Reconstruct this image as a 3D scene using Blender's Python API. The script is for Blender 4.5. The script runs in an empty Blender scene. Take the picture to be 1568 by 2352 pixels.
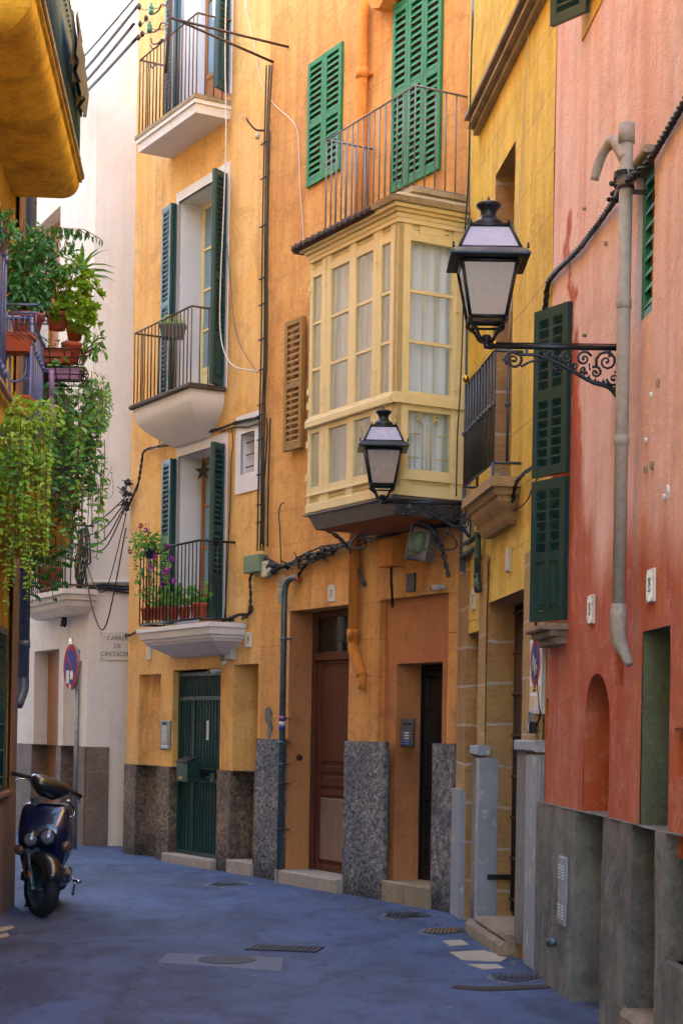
import bpy, math, random
from mathutils import Vector, Matrix, noise
random.seed(7)
SC = bpy.context.scene
COL = SC.collection
# ---------------- camera, sky, sun, exposure ----------------
F, CX, HY, RO, EYE = 4000.0, 784.0, 1680.0, 0.0165, 1.6
cR, sR = math.cos(RO), math.sin(RO)
cd = bpy.data.cameras.new("camera"); cam = bpy.data.objects.new("camera", cd); COL.objects.link(cam)
cd.sensor_fit = 'VERTICAL'; cd.sensor_height = 36; cd.lens = F/2352*36; cd.shift_y = (HY-1176)/2352
cd.clip_end = 400
cam.matrix_world = Matrix(((cR, -sR, 0, 0), (0, 0, -1, 0), (sR, cR, 0, EYE), (0, 0, 0, 1)))
SC.camera = cam
SUN_EL, SUN_AZ = math.radians(38), math.radians(262)   # azimuth clockwise from +Y
W_ = bpy.data.worlds.new("World"); SC.world = W_; W_.use_nodes = True
nt = W_.node_tree; sky = nt.nodes.new('ShaderNodeTexSky'); sky.sky_type = 'NISHITA'; sky.sun_disc = False
sky.sun_elevation = SUN_EL; sky.sun_rotation = SUN_AZ
nt.links.new(sky.outputs[0], nt.nodes['Background'].inputs[0]); nt.nodes['Background'].inputs[1].default_value = 0.15
sd = bpy.data.lights.new("sun", 'SUN'); sd.energy = 4.0; sd.angle = math.radians(0.5); sd.color = (1, .93, .82)
so = bpy.data.objects.new("sun", sd); COL.objects.link(so)
sdir = Vector((math.sin(SUN_AZ)*math.cos(SUN_EL), math.cos(SUN_AZ)*math.cos(SUN_EL), math.sin(SUN_EL)))
so.rotation_euler = sdir.to_track_quat('Z', 'Y').to_euler(); so.location = (0, 0, 40)
SC.view_settings.view_transform = 'Standard'; SC.view_settings.look = 'None'
SC.view_settings.exposure = 3.42; SC.view_settings.gamma = 1
SC.cycles.max_bounces = 8; SC.cycles.diffuse_bounces = 5

# ---------------- pixel helpers (photo at 1568 x 2352) ----------------
def ray(px, py):
    a = (px-CX)/F; b = (HY-py)/F
    return Vector((a*cR-b*sR, 1, a*sR+b*cR))
def at(px, py, Y):
    r = ray(px, py); return Vector((r.x*Y, Y, EYE+r.z*Y))
def gnd(px, py, z=0.0):
    r = ray(px, py); return at(px, py, (z-EYE)/r.z)
class Frame:
    """a facade: local x along the wall (to the viewer's right), local y into the wall, z up"""
    def __init__(s, o, ux, uy):
        n = math.hypot(ux, uy); s.u = Vector((ux/n, uy/n, 0)); s.o = Vector((o[0], o[1], 0))
        s.i = Vector((-s.u.y, s.u.x, 0)); s.ang = math.atan2(s.u.y, s.u.x)
    def uv(s, px, py, d=0.0):
        r = ray(px, py); o = s.o - s.i*d
        t = o.dot(s.i)/(r.dot(s.i))
        p = r*t + Vector((0, 0, EYE))
        return ((p-s.o).dot(s.u), p.z)
    def w(s, u, d, z): return s.o + s.u*u - s.i*d + Vector((0, 0, z))
    def rect(s, tl, br, d=0.0):
        a, z1 = s.uv(tl[0], tl[1], d); b, z0 = s.uv(br[0], br[1], d); return a, b, z0, z1

# ---------------- mesh builder ----------------
class MB:
    def __init__(s): s.v = []; s.f = []; s.sm = []; s.M = None
    def add(s, vs, fs, smooth=False):
        b = len(s.v)
        s.v += [(s.M @ Vector(p)) if s.M else Vector(p) for p in vs]
        for f in fs: s.f.append([b+i for i in f]); s.sm.append(smooth)
    def box(s, x0, x1, y0, y1, z0, z1, bv=0.0):
        if x1 < x0: x0, x1 = x1, x0
        if y1 < y0: y0, y1 = y1, y0
        if z1 < z0: z0, z1 = z1, z0
        if bv <= 0:
            s.add([(x0,y0,z0),(x1,y0,z0),(x1,y1,z0),(x0,y1,z0),(x0,y0,z1),(x1,y0,z1),(x1,y1,z1),(x0,y1,z1)],
                  [(0,3,2,1),(4,5,6,7),(0,1,5,4),(1,2,6,5),(2,3,7,6),(3,0,4,7)])
        else:
            b = min(bv, (x1-x0)/2.1, (z1-z0)/2.1, (y1-y0)/1.1)
            s.add([(x0,y1,z0),(x1,y1,z0),(x1,y1,z1),(x0,y1,z1),(x0,y0+b,z0),(x1,y0+b,z0),(x1,y0+b,z1),(x0,y0+b,z1),
                   (x0+b,y0,z0+b),(x1-b,y0,z0+b),(x1-b,y0,z1-b),(x0+b,y0,z1-b)],
                  [(0,3,2,1),(0,1,5,4),(1,2,6,5),(2,3,7,6),(3,0,4,7),(4,5,9,8),(5,6,10,9),(6,7,11,10),(7,4,8,11),(8,9,10,11)])
        return s
    def tube(s, pts, r, n=6, caps=True, closed=False):
        pts = [Vector(p) for p in pts]; m = len(pts)
        if m < 2: return s
        rs = r if isinstance(r, (list, tuple)) else [r]*m
        t0 = (pts[1]-pts[0]).normalized()
        up = Vector((0,0,1)) if abs(t0.z) < .9 else Vector((1,0,0))
        nx = t0.cross(up).normalized(); vs = []
        for k in range(m):
            t = (pts[min(k+1,m-1)]-pts[max(k-1,0)])
            if t.length < 1e-9: t = t0
            t.normalize(); nx = (nx - t*nx.dot(t))
            if nx.length < 1e-6: nx = t.orthogonal()
            nx.normalize(); ny = t.cross(nx)
            for j in range(n):
                a = 2*math.pi*j/n; vs.append(pts[k]+(nx*math.cos(a)+ny*math.sin(a))*rs[k])
        fs = [(k*n+j, k*n+(j+1)%n, (k+1)*n+(j+1)%n, (k+1)*n+j) for k in range(m-1) for j in range(n)]
        if caps: fs += [tuple(range(n))[::-1], tuple((m-1)*n+j for j in range(n))]
        s.add(vs, fs, True); return s
    def lathe(s, prof, n=16, c=(0,0,0), squash=1.0):
        vs = []; m = len(prof)
        for r, z in prof:
            for j in range(n):
                a = 2*math.pi*j/n; vs.append((c[0]+r*math.cos(a), c[1]+r*math.sin(a)*squash, c[2]+z))
        fs = [(k*n+j, k*n+(j+1)%n, (k+1)*n+(j+1)%n, (k+1)*n+j) for k in range(m-1) for j in range(n)]
        fs += [tuple(range(n))[::-1], tuple((m-1)*n+j for j in range(n))]
        s.add(vs, fs, True); return s
    def loft(s, rings, smooth=False, cap=True):
        n = len(rings[0]); vs = [p for r in rings for p in r]
        fs = [(k*n+j, k*n+(j+1)%n, (k+1)*n+(j+1)%n, (k+1)*n+j) for k in range(len(rings)-1) for j in range(n)]
        if cap: fs += [tuple(range(n))[::-1], tuple((len(rings)-1)*n+j for j in range(n))]
        s.add(vs, fs, smooth); return s
    def poly(s, pts, y0, y1):
        """prism from an (x,z) outline between y0 and y1"""
        n = len(pts); vs = [(x,y0,z) for x,z in pts]+[(x,y1,z) for x,z in pts]
        s.add(vs, [tuple(range(n)), tuple(range(2*n-1,n-1,-1))]+[(j,(j+1)%n+0,(j+1)%n+n,j+n)[::-1] for j in range(n)]); return s
    def ball(s, c, r, n=10, sz=1.0):
        pr = [(max(.0005, r*math.sin(math.pi*k/(n//2))), -r*sz*math.cos(math.pi*k/(n//2))) for k in range(n//2+1)]
        return s.lathe(pr, n, c)
    def build(s, name, m, parent=None, top=False):
        me = bpy.data.meshes.new(name); vs = s.v; loc = Vector((0,0,0))
        if parent is None:
            xs = [p.x for p in vs]; ys = [p.y for p in vs]; zs = [p.z for p in vs]
            loc = Vector(((min(xs)+max(xs))/2, (min(ys)+max(ys))/2, min(zs))); vs = [p-loc for p in vs]
        me.from_pydata([tuple(p) for p in vs], [], s.f); me.materials.append(m)
        me.polygons.foreach_set('use_smooth', s.sm); me.update()
        o = bpy.data.objects.new(name, me); COL.objects.link(o); o.location = loc
        if parent: o.parent = parent
        return o
def tag(o, label=None, cat=None, group=None, kind=None):
    if label: o['label'] = label
    if cat: o['category'] = cat
    if group: o['group'] = group
    if kind: o['kind'] = kind
    return o
def thing(name, label, cat, loc=(0,0,0), rz=0.0, group=None):
    o = bpy.data.objects.new(name, None); COL.objects.link(o); o.location = loc; o.rotation_euler = (0,0,rz)
    o.empty_display_size = .1
    return tag(o, label, cat, group)
def on(fr, name, label, cat, u, z, d=0.0, group=None, px=None):
    """a thing fixed to a facade; its local y=0 is the wall face"""
    return thing(name, label, cat, fr.w(u, d, z), fr.ang, group)
def smooth_path(pts, k=5):
    pts = [Vector(p) for p in pts]; out = []
    for i in range(len(pts)-1):
        p0 = pts[max(i-1,0)]; p1 = pts[i]; p2 = pts[i+1]; p3 = pts[min(i+2,len(pts)-1)]
        for j in range(k):
            t = j/k
            out.append(.5*((2*p1)+(p2-p0)*t+(2*p0-5*p1+4*p2-p3)*t*t+(3*p1-p0-3*p2+p3)*t**3))
    out.append(pts[-1]); return out
def copy_tree(o, parent=None):
    c = o.copy(); COL.objects.link(c)
    if parent: c.parent = parent
    for ch in list(o.children): copy_tree(ch, c)
    return c

# ---------------- materials ----------------
def hx(h, k=1.0):
    h = h.lstrip('#'); r = [int(h[i:i+2],16)/255 for i in (0,2,4)]
    return tuple(min(1,(c/12.92 if c <= .04045 else ((c+.055)/1.055)**2.4)*k) for c in r)+(1,)
class NT:
    def __init__(s, name):
        s.m = bpy.data.materials.new(name); s.m.use_nodes = True; s.t = s.m.node_tree
        s.b = s.t.nodes['Principled BSDF']; s.co = s.t.nodes.new('ShaderNodeTexCoord').outputs['Object']
    def n(s, ty, **kw):
        nd = s.t.nodes.new(ty)
        for k, v in kw.items(): setattr(nd, k, v)
        return nd
    def L(s, a, b): s.t.links.new(a, b)
    def val(s, sock, v):
        if hasattr(v, 'is_output') or isinstance(v, bpy.types.NodeSocket): s.L(v, sock)
        else: sock.default_value = v
    def noise(s, scale, detail=5, vec=None, stretch=None, rough=.55, dist=0.0):
        v = vec or s.co
        if stretch:
            mp = s.n('ShaderNodeMapping'); mp.inputs['Scale'].default_value = stretch; s.L(v, mp.inputs[0]); v = mp.outputs[0]
        nd = s.n('ShaderNodeTexNoise'); s.L(v, nd.inputs['Vector']); nd.inputs['Scale'].default_value = scale
        nd.inputs['Detail'].default_value = detail; nd.inputs['Roughness'].default_value = rough
        nd.inputs['Distortion'].default_value = dist
        return nd.outputs[0]
    def ramp(s, fac, a, b, lo=0.0, hi=1.0):
        r = s.n('ShaderNodeMapRange'); s.val(r.inputs[0], fac); r.inputs[1].default_value = a; r.inputs[2].default_value = b
        r.inputs[3].default_value = lo; r.inputs[4].default_value = hi; return r.outputs[0]
    def mix(s, fac, a, b, mode='MIX'):
        m = s.n('ShaderNodeMix', data_type='RGBA', blend_type=mode); s.val(m.inputs[0], fac); s.val(m.inputs[6], a); s.val(m.inputs[7], b)
        return m.outputs[2]
    def math(s, op, a, b=0.0):
        m = s.n('ShaderNodeMath', operation=op); s.val(m.inputs[0], a); s.val(m.inputs[1], b); return m.outputs[0]
    def xz(s):
        sp = s.n('ShaderNodeSeparateXYZ'); s.L(s.co, sp.inputs[0]); cb = s.n('ShaderNodeCombineXYZ')
        s.L(sp.outputs[0], cb.inputs[0]); s.L(sp.outputs[2], cb.inputs[1]); return cb.outputs[0], sp.outputs
    def bump(s, h, dist=.01, strength=1.0):
        b = s.n('ShaderNodeBump'); s.val(b.inputs['Height'], h); b.inputs['Distance'].default_value = dist
        b.inputs['Strength'].default_value = strength; s.L(b.outputs[0], s.b.inputs['Normal'])
    def out(s, col, rough=.9, metal=0.0):
        s.val(s.b.inputs['Base Color'], col); s.val(s.b.inputs['Roughness'], rough); s.b.inputs['Metallic'].default_value = metal
        return s.m
def plaster(name, c1, c2, c3, lines=None, low=None, streak=.5, bump=.006, sc=.9, dirt=None, chips=None, age=1.0):
    """lime wash: two tones in clouds, a third in runs down the wall; lines = (block length, course height) scribed;
    low = (colour, colour, height, waviness) another paint below a ragged line"""
    t = NT(name); n1 = t.noise(sc, 8, rough=.6, dist=.6); n2 = t.noise(1.0, 6, stretch=(3.2,3.2,.35), rough=.62)
    n3 = t.noise(70, 4); n4 = t.noise(5, 8, rough=.68)
    col = t.mix(t.ramp(n1,.38,.62), c1, c2)
    col = t.mix(t.ramp(n2,.46,.66,0,streak), col, c3)
    v, sp = t.xz()
    if low:
        la, lb, lh, lw = low
        w = t.noise(.75, 4, stretch=(1,1,.25), rough=.5); w2 = t.noise(1.3, 5, stretch=(2,2,.4))
        e = t.math('ADD', t.math('MULTIPLY', t.math('SUBTRACT', w, .5), lw*3.2), t.math('MULTIPLY', t.math('SUBTRACT', w2, .5), .55*min(1,lw)))
        e = t.math('ADD', e, t.math('MULTIPLY', t.math('ADD', t.ramp(sp[0], .86, 1.12, 1.0, 0), t.ramp(sp[0], .9, 1.7, .95, 0)), t.ramp(t.noise(2.6,5,rough=.6),.3,.7,.45,1.3)))
        e = t.math('SUBTRACT', t.math('ADD', e, lh), sp[2])
        lc = t.mix(t.ramp(n2,.4,.62), la, lb); lc = t.mix(t.ramp(n4,.5,.75,0,.3), lc, c1)
        col = t.mix(t.ramp(t.math('ADD', e, t.math('MULTIPLY', t.math('SUBTRACT', n4, .5), .35)),-.22,.16), col, lc)
    if dirt: col = t.mix(t.ramp(n4,.5,.72,0,.45), col, dirt)
    else: col = t.mix(t.ramp(n4,.52,.75,0,.22), col, c3)
    h = t.math('ADD', t.math('MULTIPLY', n4, .8), t.math('MULTIPLY', n3, .22))
    if chips:
        k = t.noise(2.1, 6, rough=.7); f = t.ramp(k,.665,.675); col = t.mix(f, col, chips); h = t.math('SUBTRACT', h, t.math('MULTIPLY', f, .35))
    if lines:
        br = t.n('ShaderNodeTexBrick'); nw = t.n('ShaderNodeTexNoise'); t.L(v, nw.inputs['Vector']); nw.inputs['Scale'].default_value = 2.2; nw.inputs['Detail'].default_value = 5; wob = t.mix(1.0, v, t.mix(1.0, nw.outputs[1], (.05,.05,.05,1), 'MULTIPLY'), 'ADD')
        t.L(wob, br.inputs[0]); br.inputs['Scale'].default_value = 1; br.inputs['Mortar Size'].default_value = lines[2] if len(lines) > 2 else .004
        br.inputs['Mortar Smooth'].default_value = .3; br.inputs['Brick Width'].default_value = lines[0]; br.inputs['Row Height'].default_value = lines[1]
        ml = t.math('MULTIPLY', br.outputs['Fac'], t.ramp(t.noise(2.2, 3),.35,.55,.35,1))
        col = t.mix(t.math('MULTIPLY', ml, .45), col, (c3[0]*.35,c3[1]*.3,c3[2]*.3,1)); h = t.math('SUBTRACT', h, t.math('MULTIPLY', ml, .7))
    n5 = t.noise(22, 6, rough=.75); n6 = t.noise(1.7, 9, rough=.72, dist=1.0); col = t.mix(t.ramp(n6,.50,.62,0,.38*age), col, tuple(x*.62 for x in c3[:3])+(1,)); n7 = t.noise(1.1, 7, stretch=(5,5,.3), rough=.7); col = t.mix(t.ramp(n7,.54,.68,0,.4*age), col, tuple(x*.6 for x in c3[:3])+(1,)); col = t.mix(t.ramp(n7,.44,.3,0,.45*age*(0 if low else 1)), col, tuple(min(1,x*1.3) for x in c2[:3])+(1,)); col = t.mix(t.ramp(n5,.55,.68,0,.55*age), col, tuple(x*.5 for x in c3[:3])+(1,)); col = t.mix(t.ramp(n5,.45,.32,0,.45*age*(.3 if low else 1)), col, tuple(min(1,x*1.25) for x in c2[:3])+(1,))
    t.bump(t.math('ADD', h, t.math('MULTIPLY', n5, .8)), bump*1.4); return t.out(col, .92)
def roughcast(name, a, b, c, scale=45):
    t = NT(name); v = t.n('ShaderNodeTexVoronoi'); t.L(t.co, v.inputs['Vector']); v.inputs['Scale'].default_value = scale
    n = t.noise(2, 5); n2 = t.noise(scale*.8, 5, rough=.7); col = t.mix(t.ramp(n2,.35,.65), a, b); col = t.mix(t.ramp(n,.42,.62,0,.65), col, c)
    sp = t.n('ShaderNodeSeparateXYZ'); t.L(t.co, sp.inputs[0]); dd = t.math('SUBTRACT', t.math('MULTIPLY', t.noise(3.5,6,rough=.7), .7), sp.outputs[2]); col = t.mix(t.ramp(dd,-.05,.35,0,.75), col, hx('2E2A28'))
    t.bump(t.math('ADD', n2, t.math('MULTIPLY', v.outputs[0], .6)), .05); return t.out(col, .95)
def stone(name, a, b, c, mortar, bw=.62, rh=.335, ms=.014):
    t = NT(name); v, sp = t.xz(); ad = t.n('ShaderNodeVectorMath', operation='ADD'); cb = t.n('ShaderNodeCombineXYZ'); t.L(sp[1], cb.inputs[0])
    wv = t.n('ShaderNodeCombineXYZ'); t.val(wv.inputs[1], t.math('MULTIPLY', t.math('SUBTRACT', t.noise(5,3), .5), .05))
    a2 = t.n('ShaderNodeVectorMath', operation='ADD'); t.L(cb.outputs[0], a2.inputs[0]); t.L(wv.outputs[0], a2.inputs[1])
    t.L(v, ad.inputs[0]); t.L(a2.outputs[0], ad.inputs[1])
    br = t.n('ShaderNodeTexBrick'); t.L(ad.outputs[0], br.inputs[0]); br.inputs['Scale'].default_value = 1; br.inputs['Mortar Size'].default_value = ms
    br.inputs['Brick Width'].default_value = bw; br.inputs['Row Height'].default_value = rh; br.inputs['Mortar Smooth'].default_value = .5
    br.inputs['Color1'].default_value = a; br.inputs['Color2'].default_value = b; br.inputs['Bias'].default_value = 0.0; br.inputs['Mortar'].default_value = mortar
    n = t.noise(3, 8, rough=.65); n2 = t.noise(16, 8, rough=.72, stretch=(1,1,1.7)); col = t.mix(t.ramp(n,.45,.7,0,.7), br.outputs['Color'], c)
    col = t.mix(t.ramp(n2,.5,.75,0,.5), col, (c[0]*.4,c[1]*.4,c[2]*.4,1)); col = t.mix(t.math('MULTIPLY', br.outputs['Fac'], t.ramp(t.noise(3,3),.4,.55,.25,.95)), col, mortar)
    col = t.mix(t.ramp(t.noise(9,8,rough=.8,stretch=(1,1,2.2)),.56,.68,0,.55), col, (c[0]*.3,c[1]*.25,c[2]*.25,1)); t.bump(t.math('ADD', t.math('MULTIPLY', n2, 1.0), t.math('MULTIPLY', n, .6)), .07); return t.out(col, .95)
def simple(name, c, rough=.6, metal=0.0, var=.25, scale=9, bump=.001, wear=None, wear_lo=.6, stretch=None, spec=None):
    t = NT(name); n = t.noise(scale, 6, rough=.65, stretch=stretch); n2 = t.noise(scale*.22, 3)
    d = tuple(x*(1-var) for x in c[:3])+(1,); b = tuple(min(1,x*(1+var*.8)) for x in c[:3])+(1,)
    col = t.mix(t.ramp(n,.3,.7), d, b); col = t.mix(t.ramp(n2,.4,.7,0,.3), col, d)
    if wear: col = t.mix(t.ramp(t.noise(scale*1.7, 7, rough=.7, stretch=stretch),wear_lo,wear_lo+.06), col, wear)
    if bump: t.bump(n, bump)
    if spec is not None: t.b.inputs['Specular IOR Level'].default_value = spec
    return t.out(col, t.ramp(n,.3,.7,max(0,rough-.12),min(1,rough+.12)), metal)
def wood(name, c, d, rough=.5, scale=1.0):
    t = NT(name); n = t.noise(14*scale, 6, stretch=(3,3,.18), rough=.7); n2 = t.noise(1.2, 3)
    col = t.mix(t.ramp(n,.35,.65), c, d); col = t.mix(t.ramp(n2,.4,.65,0,.4), col, d); t.bump(n,.002); return t.out(col, rough)
def glassy(name, tint=(.93,.97,.98,1), refl=.05):
    t = NT(name); tr = t.n('ShaderNodeBsdfTransparent'); tr.inputs[0].default_value = tint; gl = t.n('ShaderNodeBsdfGlossy'); gl.inputs['Roughness'].default_value = .04
    fr = t.n('ShaderNodeFresnel'); fr.inputs[0].default_value = 1.4; t.bumpn = None
    mx = t.n('ShaderNodeMixShader'); t.val(mx.inputs[0], t.math('MULTIPLY', t.math('ADD', fr.outputs[0], .08), .45)); t.L(tr.outputs[0], mx.inputs[1]); t.L(gl.outputs[0], mx.inputs[2])
    t.L(mx.outputs[0], t.t.nodes['Material Output'].inputs[0]); return t.m
def leafmat(name, a, b, c):
    t = NT(name); n = t.noise(9, 3); n2 = t.noise(38, 2); col = t.mix(t.ramp(n,.35,.65), a, b); col = t.mix(t.ramp(n2,.5,.72,0,.6), col, c)
    t.b.inputs['Subsurface Weight'].default_value = 0; tl = t.n('ShaderNodeBsdfTranslucent'); t.L(col, tl.inputs[0]); t.out(col, .42)
    mx = t.n('ShaderNodeMixShader'); mx.inputs[0].default_value = .3; t.L(t.b.outputs[0], mx.inputs[1]); t.L(tl.outputs[0], mx.inputs[2])
    t.L(mx.outputs[0], t.t.nodes['Material Output'].inputs[0]); return t.m

MAT = {}
MAT['A'] = plaster('apricot plaster', hx('E4AE58'), hx('E8BC78'), hx('CE9458'), streak=.6)
MAT['B'] = plaster('orange scribed plaster', hx('DA9A4C'), hx('E2AC60'), hx('C28248'), lines=(.62,.36,.0035), streak=.7, dirt=hx('B06C38'), bump=.014)
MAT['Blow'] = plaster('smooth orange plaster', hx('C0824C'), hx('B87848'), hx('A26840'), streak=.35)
MAT['Y'] = plaster('yellow scribed plaster', hx('E8C63A'), hx('F0D460'), hx('CC9E3A'), lines=(.7,.43,.006), streak=.65, dirt=hx('F0E09A'), chips=hx('C4985A'), bump=.015)
MAT['Ystone'] = stone('coarse sandstone', hx('DAB078'), hx('BC8E5C'), hx('E0C078'), hx('DCD4C4'), 2.2, .335, .014)
MAT['P'] = plaster('pink limewash', hx('F2C6B4'), hx('F4D4C8'), hx('E2A88E'), low=(hx('BC5226'), hx('C46C3E'), 2.45, .42), streak=.9, sc=.6, bump=.014, age=.65)
MAT['C'] = plaster('cream plaster', hx('E2DACA'), hx('DED4CA'), hx('D2C4AC'), streak=.4, bump=.004, age=.4)
MAT['D'] = plaster('ochre plaster', hx('DCB430'), hx('E2BE40'), hx('B08A2A'), streak=.8, bump=.012)
MAT['Dlow'] = plaster('brown stained pillar plaster', hx('8E7A70'), hx('826C62'), hx('6A564E'), streak=.6, dirt=hx('6F5348'))
MAT['Yblock'] = stone('dressed sandstone', hx('DCB878'), hx('D0A768'), hx('D8B060'), hx('E0D2B0'), .9, .40, .010)
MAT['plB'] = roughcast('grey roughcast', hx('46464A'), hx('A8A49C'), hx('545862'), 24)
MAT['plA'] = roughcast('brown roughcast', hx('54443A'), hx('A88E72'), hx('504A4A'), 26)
MAT['plC'] = stone('stained plinth stone', hx('8C7C6C'), hx('9A8474'), hx('7A5F58'), hx('A8967E'), .8, .5, .004)
MAT['plP'] = plaster('grey cement plinth', hx('76766E'), hx('9A988E'), hx('5A5B54'), streak=.45, bump=.04, sc=2.6, dirt=hx('B0AA9E'))
MAT['greenish'] = plaster('greenish cement', hx('6A7050'), hx('7C8060'), hx('585C48'), streak=.5, bump=.012)
MAT['white'] = plaster('white painted plaster', hx('D9D6D2'), hx('DDD8D6'), hx('C4BEB8'), streak=.2, bump=.002, age=.2)
MAT['granite'] = roughcast('speckled granite', hx('8E887C'), hx('C2BCB0'), hx('A09A90'), 70)
MAT['marble'] = simple('grey marble', hx('8C9298'), .6, var=.22, scale=5, bump=.004, wear=hx('B4B6B6'), wear_lo=.58)
MAT['lime'] = stone('worn limestone', hx('B8A48A'), hx('C0AC92'), hx('98846C'), hx('9C8C78'), 1.1, .4, .006)
MAT['step'] = simple('worn stone step', hx('A29688'), .8, var=.22, scale=10, bump=.006)
MAT['green'] = simple('weathered green paint', hx('23794E'), .55, var=.18, scale=14, wear=hx('8FC0A0'), wear_lo=.66)
MAT['dgreen'] = simple('dark green paint', hx('1F4442'), .4, var=.2, scale=12, wear=hx('5E8078'), wear_lo=.68)
MAT['teal'] = simple('teal shutter paint', hx('264A54'), .42, var=.2, scale=12)
MAT['gate'] = simple('bottle green metal', hx('23423E'), .35, .2, var=.2, scale=20)
MAT['brownsh'] = simple('weathered brown paint', hx('96703A'), .6, var=.25, scale=16, wear=hx('B89868'), wear_lo=.64, stretch=(3,3,.4))
MAT['cream'] = simple('cream gloss paint', hx('E6D498'), .45, var=.07, scale=9, wear=hx('A8854A'), wear_lo=.70)
MAT['door'] = wood('dark varnished wood', hx('45200E'), hx('5C2E16'), .55)
MAT['doorpale'] = wood('worn grey wood', hx('6E5846'), hx('857060'), .6)
MAT['woodor'] = wood('orange varnished wood', hx('8A5424'), hx('A06830'), .4)
MAT['black'] = simple('black painted metal', hx('1C1E20'), .35, .3, var=.3, scale=25)
MAT['lamp'] = simple('slate painted cast iron', hx('23282E'), .38, .4, var=.2, scale=18)
MAT['iron'] = simple('rusty iron', hx('4A3832'), .6, .4, var=.35, scale=30, wear=hx('7A4A2E'), wear_lo=.6)
MAT['rail'] = simple('brown iron rail', hx('6A4A2C'), .55, .3, var=.3, scale=30)
MAT['railgrey'] = simple('grey iron rail', hx('7E8288'), .5, .3, var=.2, scale=30, wear=hx('6A4A3A'), wear_lo=.66)
MAT['slate'] = simple('slate grey iron', hx('4A5056'), .5, .3, var=.15, scale=20)
MAT['railblue'] = simple('blue grey railing paint', hx('5C6A92'), .4, .3, var=.2, scale=24, wear=hx('7A4A3A'), wear_lo=.68)
MAT['cable'] = simple('black cable rubber', hx('1E1C1C'), .55, var=.4, scale=20)
MAT['cablegrey'] = simple('grey cable', hx('4E5052'), .5, var=.2, scale=20)
MAT['cablew'] = simple('white cable', hx('C8C4BC'), .5, var=.1, scale=20)
MAT['dark'] = simple('dark interior', hx('16181A'), .9, var=.2)
MAT['glass'] = glassy('window glass', (.98,1,1,1))
MAT['darkglass'] = simple('dark glazing', hx('1A2024'), .08, var=.2, scale=2, bump=0)
MAT['blueglass'] = simple('pale reflecting glazing', hx('7C97A4'), .1, var=.2, scale=2, bump=0)
MAT['curtain'] = simple('sheer curtain', hx('F0F6FA'), .9, var=.05, scale=4, bump=0)
_c = MAT['curtain'].node_tree; _tl = _c.nodes.new('ShaderNodeBsdfTranslucent'); _tl.inputs[0].default_value = hx('DCE8E6'); _mx = _c.nodes.new('ShaderNodeMixShader'); _mx.inputs[0].default_value = .12
_c.links.new(_c.nodes['Principled BSDF'].outputs[0], _mx.inputs[1]); _c.links.new(_tl.outputs[0], _mx.inputs[2]); _c.links.new(_mx.outputs[0], _c.nodes['Material Output'].inputs[0])
MAT['frost'] = simple('frosted lamp glass', hx('9C9080'), .25, var=.05, scale=5, bump=0)
MAT['frosttop'] = simple('lilac frosted glass', hx('9C9CAE'), .2, var=.06, scale=5, bump=0)
MAT['pipeo'] = plaster('painted orange pipe', hx('D88A38'), hx('DC9240'), hx('C87A30'), streak=.3, bump=.002)
MAT['pipegrey'] = simple('blue grey pipe', hx('5E6E88'), .35, .3, var=.15, scale=12)
MAT['conduit'] = simple('teal grey conduit', hx('54666C'), .35, .5, var=.2, scale=12)
MAT['pipew'] = simple('old pale cement pipe', hx('A29A8C'), .85, var=.2, scale=22, bump=.006, wear=hx('8A7A60'), wear_lo=.62)
MAT['pipegr'] = simple('dark green pipe', hx('3E5444'), .5, .2, var=.2, scale=12)
MAT['terra'] = simple('terracotta', hx('A8502C'), .8, var=.15, scale=14, bump=.002)
MAT['boxgrey'] = simple('grey plastic box', hx('B4B2AC'), .6, var=.1, scale=14)
MAT['boxcream'] = simple('cream plastic box', hx('C8C0A8'), .6, var=.12, scale=14)
MAT['boxgreen'] = simple('olive green box', hx('6E8468'), .5, var=.12, scale=14)
MAT['ceram'] = simple('glazed cream tile', hx('D2CABA'), .3, var=.06, scale=14, wear=hx('9A8E7A'), wear_lo=.7)
MAT['ink'] = simple('black lettering', hx('26262A'), .6, var=.1)
MAT['steel'] = simple('brushed steel', hx('8E9298'), .35, .6, var=.12, scale=20)
MAT['brass'] = simple('polished brass', hx('C09A30'), .15, 1.0, var=.1)
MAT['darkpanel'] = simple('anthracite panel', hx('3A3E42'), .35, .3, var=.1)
MAT['label'] = simple('white card', hx('C8CCD0'), .6, var=.08)
MAT['bluebtn'] = simple('blue lit button', hx('4A74D8'), .4, var=.05)
MAT['signwhite'] = simple('white sign enamel', hx('C9CCD2'), .4, var=.06)
MAT['signblue'] = simple('blue sign enamel', hx('23418C'), .85, var=.12)
MAT['signred'] = simple('red sign enamel', hx('A02432'), .85, var=.12)
MAT['signyel'] = simple('yellow sign panel', hx('C89A20'), .5, var=.08)
MAT['ggreen'] = simple('green glass insulator', hx('1F7A5E'), .1, var=.2)
MAT['tile'] = simple('dark roof tile', hx('4C3E34'), .8, var=.35, scale=20, bump=.006)
MAT['zinc'] = simple('grey zinc sheet', hx('6E6A64'), .5, .3, var=.25, scale=8)
MAT['corbel'] = plaster('weathered stone slab', hx('A89878'), hx('9A8A6C'), hx('7A6C54'), streak=.5, bump=.012)
MAT['sand'] = plaster('sandstone slab', hx('B69A6A'), hx('A98C5C'), hx('8E744C'), streak=.4, bump=.01)
MAT['soffit'] = plaster('brown painted soffit', hx('9A5A2C'), hx('A2602E'), hx('8A4E26'), streak=.3)
MAT['leafd'] = leafmat('dark glossy leaf', hx('24662C'), hx('38803A'), hx('72AA4A'))
MAT['leafy'] = leafmat('yellow green leaf', hx('7EAA22'), hx('8EB02C'), hx('A8BC3C'))
MAT['leafm'] = leafmat('mid green leaf', hx('4A8A2C'), hx('66A232'), hx('9CC048'))
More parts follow.
